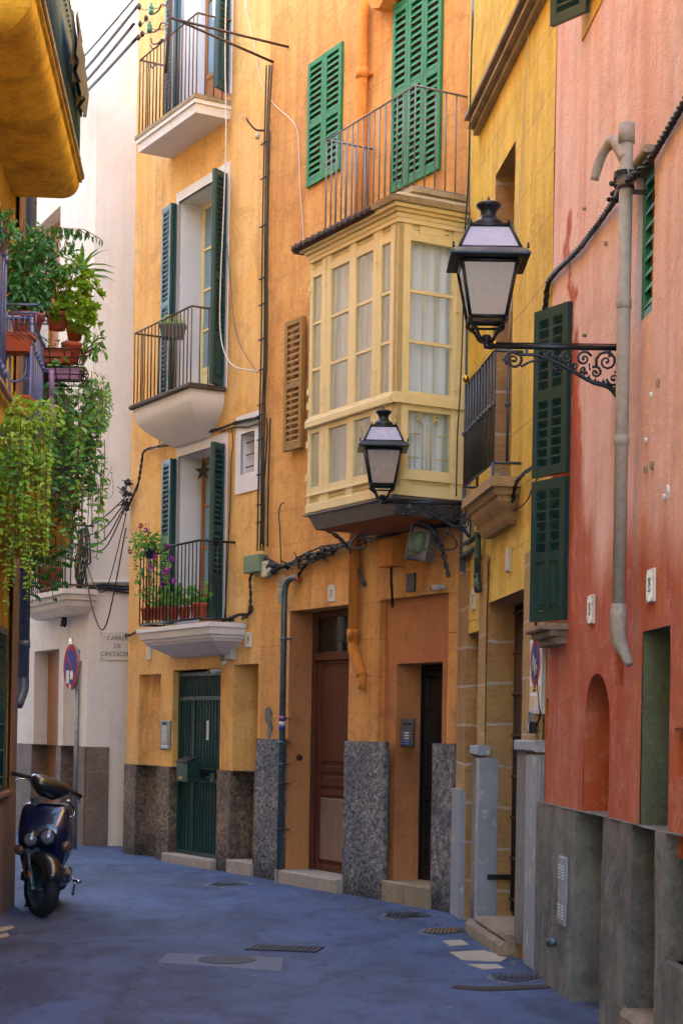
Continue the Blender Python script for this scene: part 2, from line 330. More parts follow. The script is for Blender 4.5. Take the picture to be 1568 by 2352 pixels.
MAT['stem'] = simple('brown stem', hx('6A5230'), .8, var=.3)
MAT['magenta'] = simple('magenta petal', hx('B81EA8'), .6, var=.25, scale=30)
MAT['redpet'] = simple('crimson petal', hx('9A1430'), .6, var=.25, scale=30)
MAT['soil'] = simple('potting soil', hx('3A2A1E'), .95, var=.3, scale=40)
# ---------------- facade frames ----------------
gB = gnd(1045, 2098)
YW = Frame(gB, .091, -1); yend = YW.uv(1243, 2222)[0]
PW = Frame(YW.w(yend,0,0), .061, -1)
_t = Frame(gB, .546, -1); bl = _t.uv(590, 2021)[0]; BW = Frame(_t.w(bl,0,0), .546, -1); BL = -bl
_t = Frame(BW.o, .571, -1); al = _t.uv(287, 1973)[0]; AW = Frame(_t.w(al,0,0), .571, -1); AL = -al
cc = gnd(196, 1942); CR = Frame(cc, 1, 0); _t = Frame(cc, .471, -1); CL = Frame(_t.w(-9,0,0), .471, -1)
dc = gnd(25, 2080); _t = Frame(dc, -.076, 1); DL = 21.0; DW = Frame(_t.w(-DL,0,0), -.076, 1)

def dz(u, z, amp, seed):
    return amp*(noise.noise(Vector((u*.7+seed, z*.5, seed)))*1.0+.4*noise.noise(Vector((u*2.3, z*2.1+seed, 3))))
def sheet(mb, u0, u1, z0, z1, holes=(), y=0.0, amp=.008, seg=.35, seed=1.0):
    """a wall face with openings (a,b,c,d,depth,back?) : outer face, reveals, optional back panel"""
    def cuts(lo, hi, extra):
        c = sorted(set([lo, hi]+[e for e in extra if lo < e < hi])); o = []
        for p, q in zip(c, c[1:]):
            k = max(1, math.ceil((q-p)/seg)); o += [p+(q-p)*j/k for j in range(k)]
        return o+[hi]
    us = cuts(u0, u1, [h[0] for h in holes]+[h[1] for h in holes]); zs = cuts(z0, z1, [h[2] for h in holes]+[h[3] for h in holes])
    nu = len(us); vs = [(u, y+dz(u,z,amp,seed), z) for z in zs for u in us]; fs = []
    for j in range(len(zs)-1):
        for i in range(nu-1):
            cu, cz = (us[i]+us[i+1])/2, (zs[j]+zs[j+1])/2
            if any(h[0] < cu < h[1] and h[2] < cz < h[3] for h in holes): continue
            fs.append((j*nu+i, j*nu+i+1, (j+1)*nu+i+1, (j+1)*nu+i))
    mb.add(vs, fs, True)
    e = 1e-5
    for h in holes:
        a, b, c, d, dep, back = h[:6]
        hu = [u for u in us if a-e <= u <= b+e]; hz = [z for z in zs if c-e <= z <= d+e]
        if dep > 0:
            for U, fl in ((a, 0), (b, 1)):
                if U < u0-e or U > u1+e: continue
                n = len(hz); v = [(U, y+dz(U,z,amp,seed), z) for z in hz]+[(U, y+dep, z) for z in hz]
                mb.add(v, [((k,k+1,k+1+n,k+n) if fl else (k,k+n,k+n+1,k+1)) for k in range(n-1)])
            for Z, fl in ((c, 1), (d, 0)):
                if (Z <= z0+e) or Z > z1+e: continue
                n = len(hu); v = [(u, y+dz(u,Z,amp,seed), Z) for u in hu]+[(u, y+dep, Z) for u in hu]
                mb.add(v, [((k,k+1,k+1+n,k+n) if fl else (k,k+n,k+n+1,k+1)) for k in range(n-1)])
            if back: mb.add([(a,y+dep,c),(b,y+dep,c),(b,y+dep,d),(a,y+dep,d)], [(0,1,2,3)])
    return mb
def mass(mb, u0, u1, h, dep=4.0, front=1.1, y0=0.0):
    """the solid of the house behind its openings, its end walls and its flat top"""
    mb.box(u0+.01, u1-.01, front, dep, -.3, h)
    for u in (u0, u1): mb.add([(u,y0,-.1),(u,dep,-.1),(u,dep,h),(u,y0,h)], [(0,1,2,3)])
    mb.add([(u0,y0,h),(u1,y0,h),(u1,dep,h),(u0,dep,h)], [(0,1,2,3)])
def plinth(mb, u0, u1, zt, holes, th=.03, amp=.012, seed=5.0, inn=.008, ends=True):
    """a thicker band at the foot of a wall, following into the openings; holes: (a,b,depth inside, back?)"""
    hs = [(a+inn, b-inn, z0, zt+1, d+th if d else th, bk) for a, b, z0, d, bk in holes]
    # keep the band below zt
    sheet(mb, u0, u1, 0, zt, [(a,b,(z0 if z0 > 0 else 0),zt,(d-inn if d > .04 else d),bk) for a,b,z0,_,d,bk in hs], y=-th, amp=amp, seg=.18, seed=seed)
    segs = []; c = u0
    for a,b,*_ in sorted(hs):
        if a > c: segs.append((c, a))
        c = max(c, b)
    if c < u1: segs.append((c, u1))
    for a, b in segs: mb.add([(a,-th+dz(a,zt,amp,seed),zt),(b,-th+dz(b,zt,amp,seed),zt),(b,.02,zt),(a,.02,zt)], [(0,1,2,3)])
    for a,b,z0,_,d,bk in hs:
        if d > .06:
            y1 = d-th-inn
            mb.add([(a,-th,zt),(a,y1,zt),(a-inn-.002,y1,zt),(a-inn-.002,-th,zt)], [(0,1,2,3)])
            mb.add([(b,-th,zt),(b,y1,zt),(b+inn+.002,y1,zt),(b+inn+.002,-th,zt)], [(3,2,1,0)])
    if ends:
        for u in (u0, u1): mb.add([(u,-th,0),(u,.05,0),(u,.05,zt),(u,-th,zt)], [(0,1,2,3)])
def shutter(parent, x, y, z, w, h, ang, mat, rails=(), cols=1, pitch=.055, solid=0.0, name='shutter', th=.036, label=None, open_=.6):
    """louvred leaf hinged at (x,y); ang turns it about the hinge; solid = share of the height that is a panel at the foot"""
    mb = MB(); mb.M = Matrix.Translation((x,y,z)) @ Matrix.Rotation(ang, 4, 'Z')
    s = min(.055, w*.17); t = th/2
    mb.box(0, s, -t, t, 0, h, .004); mb.box(w-s, w, -t, t, 0, h, .004)
    xs = [s+(w-2*s)*k/cols for k in range(cols+1)]
    for k in range(1, cols): mb.box(xs[k]-s*.4, xs[k]+s*.4, -t*.9, t*.9, 0, h, .003)
    zr = sorted(set([0.0]+[h*r for r in rails]+([h*solid] if solid else [])))
    rh = .07; edges = [(q, q+rh*.9) for q in zr]+[(h-rh*.8, h)]
    for a, b in edges: mb.box(s, w-s, -t*.92, t*.92, a, b, .003)
    if solid: mb.box(s, w-s, -t*.35, t*.35, rh, h*solid)
    if solid:
        for k in range(cols): mb.box(xs[k]+.03, xs[k+1]-.03, -t*.8, t*.8, rh+.04, h*solid-.04, .012)
    for (a0, a1), (b0, b1) in zip(edges, edges[1:]):
        if solid and a0 < h*solid-.01: continue
        n = max(1, int((b0-a1)/pitch)); st = (b0-a1)/n
        for k in range(n):
            zc = a1+st*(k+.5)
            for c in range(cols):
                xa, xb = xs[c]+(s*.4 if c else 0), xs[c+1]-(s*.4 if c < cols-1 else 0)
                dy, dzz = t*.85, st*open_/2*1.0; q = .006
                mb.add([(xa,-dy,zc-dzz-q),(xb,-dy,zc-dzz-q),(xb,dy,zc+dzz-q),(xa,dy,zc+dzz-q),
                        (xa,-dy,zc-dzz+q),(xb,-dy,zc-dzz+q),(xb,dy,zc+dzz+q),(xa,dy,zc+dzz+q)],
                       [(0,3,2,1),(4,5,6,7),(0,1,5,4),(1,2,6,5),(2,3,7,6),(3,0,4,7)])
    o = mb.build(name, mat, parent)
    if label: o['label'] = label
    return o
def slab(parent, u0, u1, z, d, prof, mat, name='balcony', smooth=False, mitre=True):
    """balcony floor and corbel: prof = [(dz, inset)] rings going down"""
    mb = MB(); rings = []
    for q, ins in prof:
        dd = max(.01, d-ins); rings.append([(u0+ins,.05,z+q),(u0+ins,-dd,z+q),(u1-ins,-dd,z+q),(u1-ins,.05,z+q)])
    rings = rings[::-1]
    if smooth:   # three faces smooth down their curve, crisp at the corners
        for c in range(3):
            n = len(rings); mb.add([p for r in rings for p in (r[c], r[c+1])], [(2*k,2*k+1,2*k+3,2*k+2) for k in range(n-1)], True)
        mb.add(rings[0], [(3,2,1,0)]); mb.add(rings[-1], [(0,1,2,3)])
    else: mb.loft(rings)
    return mb.build(name, mat, parent)
def railing(parent, u0, u1, z, d, h, mat, pitch=.11, r=.0075, name='railing', back=0.0, ends=(1,1), low=.0, topr=.013, ext=0.0, knobs=None):
    mb = MB()
    path = ([(u0,back,0)] if ends[0] else [])+[(u0,-d,0),(u1,-d,0)]+([(u1,back+ext,0)] if ends[1] else [])
    for zz, rr in ((z+h, topr), (z+low, topr)):
        for p, q in zip(path, path[1:]):
            v = Vector(q)-Vector(p); L = v.length
            a = Vector(p)+Vector((0,0,zz)); b = Vector(q)+Vector((0,0,zz))
            mb.tube([a,b], rr, 4)
    for p, q in zip(path, path[1:]):
        v = Vector(q)-Vector(p); n = max(1, round(v.length/pitch))
        for k in range(n+1):
            if k == 0 and p != path[0]: continue
            c = Vector(p)+v*(k/n)
            if abs(c.y) < .02: continue
            mb.tube([c+Vector((0,0,z+low)), c+Vector((0,0,z+h))], r, 4)
            for kk in ((knobs,) if isinstance(knobs, float) else (knobs or ())): mb.ball(c+Vector((0,-.004,z+h*kk)), r*2.3, 6)
    return mb.build(name, mat, parent)
def glazed(parent, a, b, z0, z1, y, mat, gm, rows=3, cols=2, panel=0.0, fw=.06, name='window', split=True, curtain=False):
    fr = MB(); gl = MB(); sw = (b-a)/cols
    for c in range(cols):
        x0, x1 = a+sw*c, a+sw*(c+1); f = fw
        fr.box(x0, x0+f, y, y+.05, z0, z1, .004); fr.box(x1-f, x1, y, y+.05, z0, z1, .004)
        zb = z0+(z1-z0)*panel
        fr.box(x0+f, x1-f, y+.002, y+.048, z0, z0+f*1.3); fr.box(x0+f, x1-f, y+.002, y+.048, z1-f, z1)
        if panel: fr.box(x0+f, x1-f, y+.012, y+.04, z0+f*1.3, zb); fr.box(x0+f+.03, x1-f-.03, y+.004, y+.03, z0+f*1.3+.03, zb-.05, .012); fr.box(x0+f, x1-f, y+.002, y+.048, zb-.02, zb+f*.6)
        else: zb = z0+f*1.3
        for k in range(1, rows):
            zz = zb+(z1-f-zb)*k/rows; fr.box(x0+f, x1-f, y+.008, y+.04, zz-.014, zz+.014)
        gl.box(x0+f, x1-f, y+.022, y+.028, zb, z1-f)
    o = fr.build(name, mat, parent); gl.build('pane', gm, o); return o
def panel_door(parent, a, b, z0, z1, y, mat, panels, name='door', fw=.09, leaves=1):
    mb = MB(); w = (b-a)/leaves; H = z1-z0
    for l in range(leaves):
        x0 = a+w*l+.003; x1 = a+w*(l+1)-.003; mb.box(x0, x1, y+.02, y+.05, z0, z1)
        cz = 0.0
        mb.box(x0, x0+fw, y, y+.02, z0, z1, .006); mb.box(x1-fw, x1, y, y+.02, z0, z1, .006)
        prev = 0
        for p0, p1 in panels:
            mb.box(x0+fw, x1-fw, y, y+.02, z0+prev*H, z0+p0*H, .006)
            mb.box(x0+fw+.035, x1-fw-.035, y+.004, y+.02, z0+p0*H+.035, z0+p1*H-.035, .014); prev = p1
        mb.box(x0+fw, x1-fw, y, y+.02, z0+prev*H, z1, .006)
    return mb.build(name, mat, parent)
def house(name, label, fr, loc=None):
    return thing(name, label, 'building', fr.o, fr.ang)

# ---------------- ground ----------------
def road_mat():
    t = NT('worn asphalt'); n = t.noise(.35, 6, rough=.6); n2 = t.noise(34, 6, rough=.85); n3 = t.noise(1.6, 7, rough=.65, stretch=(1,.5,1), dist=.8)
    col = t.mix(t.ramp(n,.35,.65), hx('3A4A68'), hx('4C608A')); col = t.mix(t.ramp(n3,.45,.62,0,.75), col, hx('2A3850')); col = t.mix(t.ramp(n2,.5,.8,0,.35), col, hx('5E74A0'))
    col = t.mix(t.ramp(t.noise(5, 8, rough=.75, stretch=(1,.45,1)),.54,.66,0,.6), col, hx('1A2438')); col = t.mix(t.ramp(t.noise(22, 6, rough=.8),.6,.7,0,.5), col, hx('64789C'))
    t.bump(t.math('ADD', n2, t.math('MULTIPLY', n3, 2.0)), .012); return t.out(col, .82)
MAT['road'] = road_mat()
mb = MB(); nx, ny = 60, 120; X0, X1, Y0, Y1 = -60, 60, -40, 120
g = [(X0+(X1-X0)*i/nx, Y0+(Y1-Y0)*j/ny) for j in range(ny+1) for i in range(nx+1)]
mb.add([(x,y,0) for x,y in g], [(j*(nx+1)+i, j*(nx+1)+i+1, (j+1)*(nx+1)+i+1, (j+1)*(nx+1)+i) for j in range(ny) for i in range(nx)])
tag(mb.build('street', MAT['road']), 'blue grey asphalt lane curving between the houses', kind='structure')

# =====================================================================
# A  apricot house with three balconies
# =====================================================================
A = house('apricot_house', 'apricot plastered house with three stacked balconies and a brown roughcast foot', AW)
H_A = 13.0
def AR(tl, br, d=0): return AW.rect(tl, br, d)
niA = AR((320,1550),(363,1990)); gaA = AR((398,1540),(500,1996)); doA = AR((537,1527),(591,2006))
up = AR((462-28,0),(516,226)); mi = AR((413,452),(515,893)); lo = AR((412,1040),(511,1425)); sm = AR((556,998),(586,1083))
zU, zM, zL = up[2], mi[2], lo[2]
mi = (mi[0], mi[1], zM, AW.uv(514,402)[1]); lo = (lo[0], lo[1], zL, AW.uv(509,1020)[1]); up = (mi[0], mi[1], zU, zU+2.6)
gaA = (gaA[0], gaA[1], .1, gaA[3]); doA = (doA[0], AL-.05, .14, doA[3]); niA = (niA[0], niA[1], 0, niA[3])
holes = [(*niA,.12,True),(*gaA,.1,False),(*doA,.30,True)]+[(*q,.0,False) for q in (up, mi, lo, sm)]
mb = MB(); sheet(mb, 0, AL, 0, H_A, holes, seed=2); mass(mb, 0, AL, H_A, 5); mb.build('wall', MAT['A'], A)
ztA = AW.uv(330,1757)[1]
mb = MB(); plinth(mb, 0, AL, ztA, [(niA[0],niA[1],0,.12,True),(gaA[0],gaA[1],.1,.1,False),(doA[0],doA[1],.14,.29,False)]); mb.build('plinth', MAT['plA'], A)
for q, dep in ((up,.34),(mi,.34),(lo,.34),(sm,.16)):
    mb = MB(); a,b,c,d = q; sw = .07 if q is not sm else .13
    for (x0,x1,z0,z1) in ((a-sw,a,c,d+sw*1.6),(b,b+sw,c,d+sw*1.6),(a,b,d,d+sw*1.6))+(((a-sw,b+sw,c-sw*1.6,c),) if q is sm else ()): mb.box(x0,x1,-.014,.02,z0,z1)
    mb.add([(a,-.014,c),(a,dep,c),(a,dep,d),(a,-.014,d)],[(0,1,2,3)]); mb.add([(b,-.014,c),(b,dep,c),(b,dep,d),(b,-.014,d)],[(3,2,1,0)])
    mb.add([(a,-.014,d),(b,-.014,d),(b,dep,d),(a,dep,d)],[(3,2,1,0)]); mb.add([(a,-.014,c),(b,-.014,c),(b,dep,c),(a,dep,c)],[(0,1,2,3)])
    w = mb.build('window_surround', MAT['white'], A)
    if q is sm:
        m2 = MB(); m2.box(a,b,dep,dep+.02,c,d); m2.build('blind', MAT['white'], w)
        m3 = MB()
        for k in range(3): m3.tube([(a,.06,c+(d-c)*(.2+.3*k)),(b,.06,c+(d-c)*(.2+.3*k))], .008, 5)
        m3.build('bar', MAT['iron'], w)
glazed(A, *[up[0],up[1],up[2],up[3]], .30, MAT['woodor'], MAT['blueglass'], rows=2, panel=.25, name='balcony_door')
glazed(A, *[mi[0],mi[1],mi[2],mi[3]], .30, MAT['cream'], MAT['blueglass'], rows=4, panel=.18, name='balcony_door')
glazed(A, *[lo[0],lo[1],lo[2],lo[3]], .30, MAT['woodor'], MAT['blueglass'], rows=3, panel=.22, name='balcony_door')
for q, mt in ((up,'teal'),(mi,'dgreen'),(lo,'dgreen')):
    h = q[3]-q[2]-.04; w = (q[1]-q[0])/4
    for k in range(2): shutter(A, q[0]-.01, -.045-.046*k, q[2]+.02, w*(1 if k else .96), h, math.pi+.03-.12*k, MAT[mt], rails=(.5,))
    shutter(A, q[1]-.005, -.02, q[2]+.02, w*.72, h, math.radians(-60), MAT[mt], rails=(.5,), solid=.22, th=.05)
# balconies: front corner (434,887), left end (300,943)
dA = .46
zb = lambda p: AW.uv(*p, dA)
for (c, l, hgt, kind, rm) in (((447,224),(312,318),None,'flat','rail'),((434,889),(300,945),None,'belly','rail'),((480,1427),(313,1443),None,'mould','black')):
    ur, zz = zb(c); ul, _ = zb(l)
    if kind == 'flat':
        prof = [(0,0),(-.05,0),(-.05,.02),(-.15,.03),(-.152,.04)]; b_ = slab(A, ul, ur, zz, dA, prof, MAT['white'])
        m2 = MB(); m2.box(ul-.012,ur+.012,-dA-.012,0,zz,zz+.045); m2.build('floor_edge', MAT['corbel'], b_); rt = zb((445,31))[1]-zz
    elif kind == 'belly':
        prof = [(0,.03)]+[(-.03-.44*(k/9)**1.0, .03+.36*(1-math.cos(k/9*math.pi/2))**1.15) for k in range(10)]
        b_ = slab(A, ul, ur, zz, dA, prof, MAT['white'], smooth=True); m2 = MB(); m2.box(ul-.02,ur+.02,-dA-.02,0,zz,zz+.05,.012); m2.build('floor_edge', MAT['tile'], b_); rt = zb((435,702))[1]-zz
    else:
        prof = [(0,0),(-.05,0),(-.06,.02),(-.13,.035),(-.14,.06),(-.17,.07),(-.175,.09),(-.20,.10),(-.33,.33),(-.34,.40)]; b_ = slab(A, ul, ur, zz, dA, prof, MAT['white']); rt = zb((455,1240))[1]-zz
    ur2 = ur-.02 if kind != 'mould' else zb((452,1425))[0]
    railing(b_, ul+.03, ur2, zz+.05, dA-.03, rt-.05, MAT[rm], pitch=.1, r=.008, ext=0)
# green gate
g0, g1 = gaA[0]+.02, gaA[1]; yg = .085; zt = gaA[3]-.02; zm = AW.uv(470,1608)[1]; zmid = AW.uv(450,1797)[1]
mb = MB()
for x in (g0, g1-.05, g0+(g1-g0)*.32): mb.box(x, x+.05, yg-.02, yg+.02, .1, zt if x != g0+(g1-g0)*.32 else zm, .004)
for z in (.1, zmid, zm, zt-.06): mb.box(g0+.05, g1-.05, yg-.02, yg+.02, z, z+.05, .004)
n = 15
for k in range(1, n):
    x = g0+.04+(g1-g0-.06)*k/n; mb.box(x-.009, x+.009, yg-.012, yg+.006, .12, zm); mb.tube([(x,yg,zm),(x,yg,zt-.03)], .009, 4)
gate = mb.build('gate', MAT['gate'], A)
mb = MB(); mb.box(g0, g1, yg+.03, yg+.036, .1, zt); mb.build('mesh_screen', MAT['dgreen'], gate)
mb = MB(); xh = g0+(g1-g0)*.72; mb.box(xh-.05, xh+.06, yg-.05, yg-.03, zmid+.06, zmid+.075); mb.box(xh+.05,xh+.07,yg-.05,yg,zmid+.02,zmid+.12); mb.build('handle', MAT['steel'], gate)
mb = MB(); mb.box(xh-.11, xh-.06, yg-.03, yg-.022, AW.uv(478,1700)[1], AW.uv(478,1655)[1]); mb.build('notice', MAT['label'], gate)
mb = MB(); mb.box(doA[0]+.18, doA[1], .24, .28, .14, doA[3]); mb.build('door', MAT['door'], A)
mb = MB(); mb.box(gaA[0]-.04, gaA[1]+.02, -.10, .12, -.1, .106, .01); mb.build('step', MAT['step'], A)
mb = MB(); mb.box(doA[0], doA[1]+.02, -.06, .31, -.1, .146, .01); mb.build('step', MAT['step'], A)

# =====================================================================
# B  orange house with the glazed gallery
# =====================================================================
B = house('orange_house', 'orange house with the glazed yellow gallery, green shutters and grey roughcast foot', BW)
H_B = 13.0
def BR(tl, br, d=0): return BW.rect(tl, br, d)
d1 = BR((667,1404),(794,2012)); rc = BR((872,1378),(1017,2090)); d2 = BR((911,1525),(1008,2050),-.07); wg = BR((712,150),(785,395)); dgr = BR((910,-150),(1012,427)); bs = BR((672,742),(699,1030))
z2 = .19; zd1 = .13
d1 = (d1[0], d1[1], zd1, BW.uv(667,1404)[1]); d2 = (d2[0], d2[1], z2, d2[3]); rc = (rc[0], rc[1], 0, rc[3])
wg = (wg[0], wg[1], BW.uv(710,432)[1], BW.uv(712,150)[1]); dgr = (dgr[0], dgr[1], BW.uv(907,443)[1], dgr[3]); dz_g = dgr[2]
hB = [(*d1,.30,False),(*rc,.07,False),(*wg,.12,True),(*dgr,.12,True)]
mb = MB(); sheet(mb, 0, BL, 0, H_B, hB, seed=9, amp=.01); mass(mb, 0, BL, H_B, 5); mb.build('wall', MAT['B'], B)
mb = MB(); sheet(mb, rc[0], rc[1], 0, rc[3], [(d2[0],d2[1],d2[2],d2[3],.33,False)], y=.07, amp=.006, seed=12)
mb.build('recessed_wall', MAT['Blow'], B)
# smooth plaster skin of the first door's reveal
mb = MB(); e = .004
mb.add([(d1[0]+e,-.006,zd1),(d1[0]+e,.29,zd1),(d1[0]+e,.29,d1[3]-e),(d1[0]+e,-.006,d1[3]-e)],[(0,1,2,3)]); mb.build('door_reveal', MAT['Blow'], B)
ztB = BW.uv(850,1703)[1]
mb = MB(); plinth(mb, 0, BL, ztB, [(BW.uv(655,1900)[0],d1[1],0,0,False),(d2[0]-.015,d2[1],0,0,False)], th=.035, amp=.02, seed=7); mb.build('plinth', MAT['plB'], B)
yd = .27; zt1 = BW.uv(728,1508,-yd)[1]; xa = BW.uv(722,1700,-yd)[0]
mb = MB(); mb.box(xa-.03, xa+.03, yd-.03, yd+.04, zd1, d1[3]-.01, .006); mb.box(d1[1]-.05, d1[1], yd-.03, yd+.04, zd1, d1[3]-.01, .006); mb.box(xa+.03, d1[1]-.05, yd-.03, yd+.04, zt1-.05, zt1+.04, .006); mb.box(xa+.03, d1[1]-.05, yd-.02, yd+.03, d1[3]-.07, d1[3]-.01, .006)
dfm = mb.build('door_frame', MAT['door'], B)
mb = MB(); mb.box(xa+.03, d1[1]-.05, yd+.01, yd+.02, zt1+.04, d1[3]-.07); mb.build('transom_pane', MAT['darkglass'], dfm)
mb = MB(); xq = xa+.03+(d1[1]-.08-xa)*.66; mb.box(xq-.015, xq+.015, yd-.01, yd+.01, zt1+.04, d1[3]-.07); mb.box(d1[0],d1[1],yd+.06,yd+.08,zd1,d1[3]); mb.build('transom_bar', MAT['door'], dfm)
def doorpart(z0, z1, pans, m, nm): return panel_door(B, xa+.033, d1[1]-.053, z0, z1, yd, m, pans, name=nm, fw=.08)
Hd = zt1-.05-zd1
panel_door(B, xa+.033, d1[1]-.053, zd1+.01, zt1-.052, yd, MAT['door'], [(.03,.36),(.385,.47),(.50,.985)], name='door', fw=.085)
mb = MB(); mb.box(xa+.033+.12, d1[1]-.053-.12, yd-.004, yd+.01, zd1+.01+.05*Hd, zd1+.01+.345*Hd, .012); mb.build('worn_door_panel', MAT['doorpale'], B)
mb = MB(); mb.box(BW.uv(655,1900)[0], d1[1]+.01, -.12, .31, -.1, zd1+.006, .012); mb.build('step', MAT['step'], B)
yd2 = .36; xa2 = BW.uv(965,1700,-yd2)[0]
mb = MB(); mb.box(xa2-.02, xa2+.03, yd2-.02, yd2+.04, z2, d2[3], .006); mb.box(xa2+.03, d2[1], yd2-.02, yd2+.04, d2[3]-.05, d2[3], .006); mb.box(d2[0],d2[1],yd2+.07,yd2+.09,z2,d2[3])
dfm = mb.build('door_frame', MAT['black'], B)
mb = MB(); w2 = (d2[1]-xa2-.04)/2
for l in range(2):
    x0 = xa2+.034+w2*l; x1 = x0+w2-.006; H2 = d2[3]-.06-z2
    mb.box(x0, x0+.06, yd2, yd2+.04, z2, z2+H2, .006); mb.box(x1-.06, x1, yd2, yd2+.04, z2, z2+H2, .006)
    for f0, f1 in ((0,.07),(.40,.46),(.80,.83),(.97,1)): mb.box(x0+.06, x1-.06, yd2+.002, yd2+.038, z2+H2*f0, z2+H2*f1, .006)
    mb.box(x0+.06, x1-.06, yd2+.014, yd2+.03, z2+H2*.07, z2+H2*.40)
dr = mb.build('door', MAT['black'], B)
mb = MB()
for l in range(2):
    x0 = xa2+.034+w2*l+.06; x1 = x0+w2-.126; mb.box(x0, x1, yd2+.02, yd2+.025, z2+H2*.46, z2+H2*.97)
mb.build('pane', MAT['darkglass'], dr)
mb = MB(); xk = xa2+.034+w2; mb.ball((xk-.04,yd2-.03,z2+H2*.44), .028, 8); mb.box(xk+.02,xk+.035,yd2-.03,yd2,z2+H2*.4,z2+H2*.43); mb.build('handle', MAT['black'], dr)
mb = MB(); mb.box(d2[0]-.02, d2[1]+.01, -.05, .41, -.1, z2+.006, .012); mb.build('step', MAT['corbel'], B)
q = [(617+a, 1665+b) for a, b in ((-5,-38),(4,-42),(9,-30),(6,-12),(10,4),(4,26),(0,40),(-3,22),(1,2),(-6,-10))]
MB().poly([BW.uv(*p) for p in q], -.016, .01).build('repair_patch', MAT['plP'], B)
# green closed shutters
w = (wg[1]-wg[0])/2
for k in range(2): shutter(B, wg[0]+w*k+.002, -.012, wg[2], w-.004, wg[3]-wg[2], 0, MAT['green'], rails=(.46,), pitch=.062, open_=.7)
w = (dgr[1]-dgr[0])/3
for k in range(3): shutter(B, dgr[0]+w*k+.002, -.012, dgr[2], w-.004, dgr[3]-dgr[2], 0, MAT['green'], rails=(.36+.0*k,.68), pitch=.062, open_=.7)
# brown shutter, folded open against the wall left of the gallery
bs = (bs[0], bs[1]); zb0, zb1 = BW.uv(672,1035,.04)[1], BW.uv(657,745,.04)[1]
xs0, xs1 = BW.uv(657,900,.06)[0], BW.uv(699,900,.03)[0]
shutter(B, xs0, -.07, zb0, xs1-xs0, zb1-zb0, .06, MAT['brownsh'], rails=(.47,), pitch=.062, th=.045)
# painted rainwater pipe
mb = MB(); pa = BW.uv(831,300,.06)[0]; zb_ = BW.uv(815,1462,.06)[1]
mb.tube([(pa,-.065,H_B),(pa,-.065,zb_+.02)], .052, 12)
for z in (BW.uv(831,170,.06)[1], zb_+.02, zb_-.0): mb.tube([(pa,-.065,z-.05),(pa,-.065,z+.05)], .062, 12)
mb.tube(smooth_path([(pa,-.065,zb_),(pa,-.065,zb_-.12),(pa+.07,-.05,zb_-.25),(pa+.12,-.03,zb_-.38)],4), .05, 12)
mb.tube([(pa+.12,-.03,zb_-.34),(pa+.12,-.02,zb_-.52)], .04, 10); mb.box(pa-.1,pa+.1,-.03,.01,BW.uv(831,170,.06)[1]-.03,BW.uv(831,170,.06)[1])
mb.build('rainwater_pipe', MAT['pipeo'], B)
# stucco bracket at the very top
mb = MB(); q = BW.uv(878,10,.1); mb.poly([(q[0]-.25,q[1]+.15),(q[0]+.25,q[1]+.15),(q[0]+.2,q[1]+.05),(q[0]+.05,q[1]-.06),(q[0]-.1,q[1]-.02)], -.16, .02); mb.build('cornice_bracket', MAT['pipeo'], B)

# upper balcony
db = .53; uc, zc = BW.uv(950,430,db); ul, _ = BW.uv(747,527,db); zr = BW.uv(954,196,db)[1]
prof = [(0,0),(-.045,.0),(-.05,.025),(-.10,.03),(-.17,.075),(-.2,.09)]
MAT['stonel'] = plaster('pale weathered stone', hx('C4B48E'), hx('B8A884'), hx('8E7E62'), streak=.6, bump=.015)
bb = slab(B, ul-.03, uc+.03, zc, db+.03, prof, MAT['stonel'])
railing(bb, ul, uc, zc+.01, db, zr-zc-.01, MAT['railgrey'], pitch=.105, r=.0085, topr=.011)
# gallery
G = B; dg = .74; gc = BW.uv(908,905,dg)[0]; g0 = BW.uv(708,900,dg)[0]
zrail0, zrail1 = BW.uv(905,925,dg)[1], BW.uv(905,905,dg)[1]
ztop = BW.uv(916,497,dg)[1]; zbot = BW.uv(894,1138,dg)[1]; zwin = BW.uv(915,545,dg)[1]
zlow = BW.uv(896,1075,dg)[1]
gal = None
mb = MB()
def ybox(x0,x1,o0,o1,z0,z1,b=.004): mb.box(x0,x1,-dg-o0,-dg+o1,z0,z1,b)       # on the front
def xbox(y0,y1,o0,o1,z0,z1,b=0):                                             # on the right side, y0<y1 negative outward
    mb.box(gc-o1,gc+o0,y0,y1,z0,z1)
fwid = gc-g0; fy = lambda p: BW.uv(p,900,dg)[0]
cols = [(fy(713),fy(734)),(fy(754),fy(797)),(fy(811),fy(851)),(fy(869),fy(891))]   # panes on the front
mids = [zrail1+.04+(zwin-zrail1-.04)*k/3 for k in range(4)]
xedges = [g0]+[v for c in cols for v in c]+[gc]
for i in range(0, len(xedges), 2): ybox(xedges[i], xedges[i+1], 0, .06, zbot, ztop)
for (a,b) in cols:
    for z0,z1 in ((zwin,zwin+.07),(zrail1,mids[0]),(zlow-.07,zlow),(zrail0-.05,zrail0)): ybox(a,b,-.006,.05,z0,z1,.003)
    for z in mids[1:3]: ybox(a,b,-.012,.045,z-.014,z+.014,.003)
    ybox(a,b,-.022,.05,zwin+.07,ztop,0); ybox(a+.03,b-.03,-.010,.03,zwin+.10,ztop-.05,.012)
    ybox(a,b,-.022,.05,zbot,zlow-.07,0)
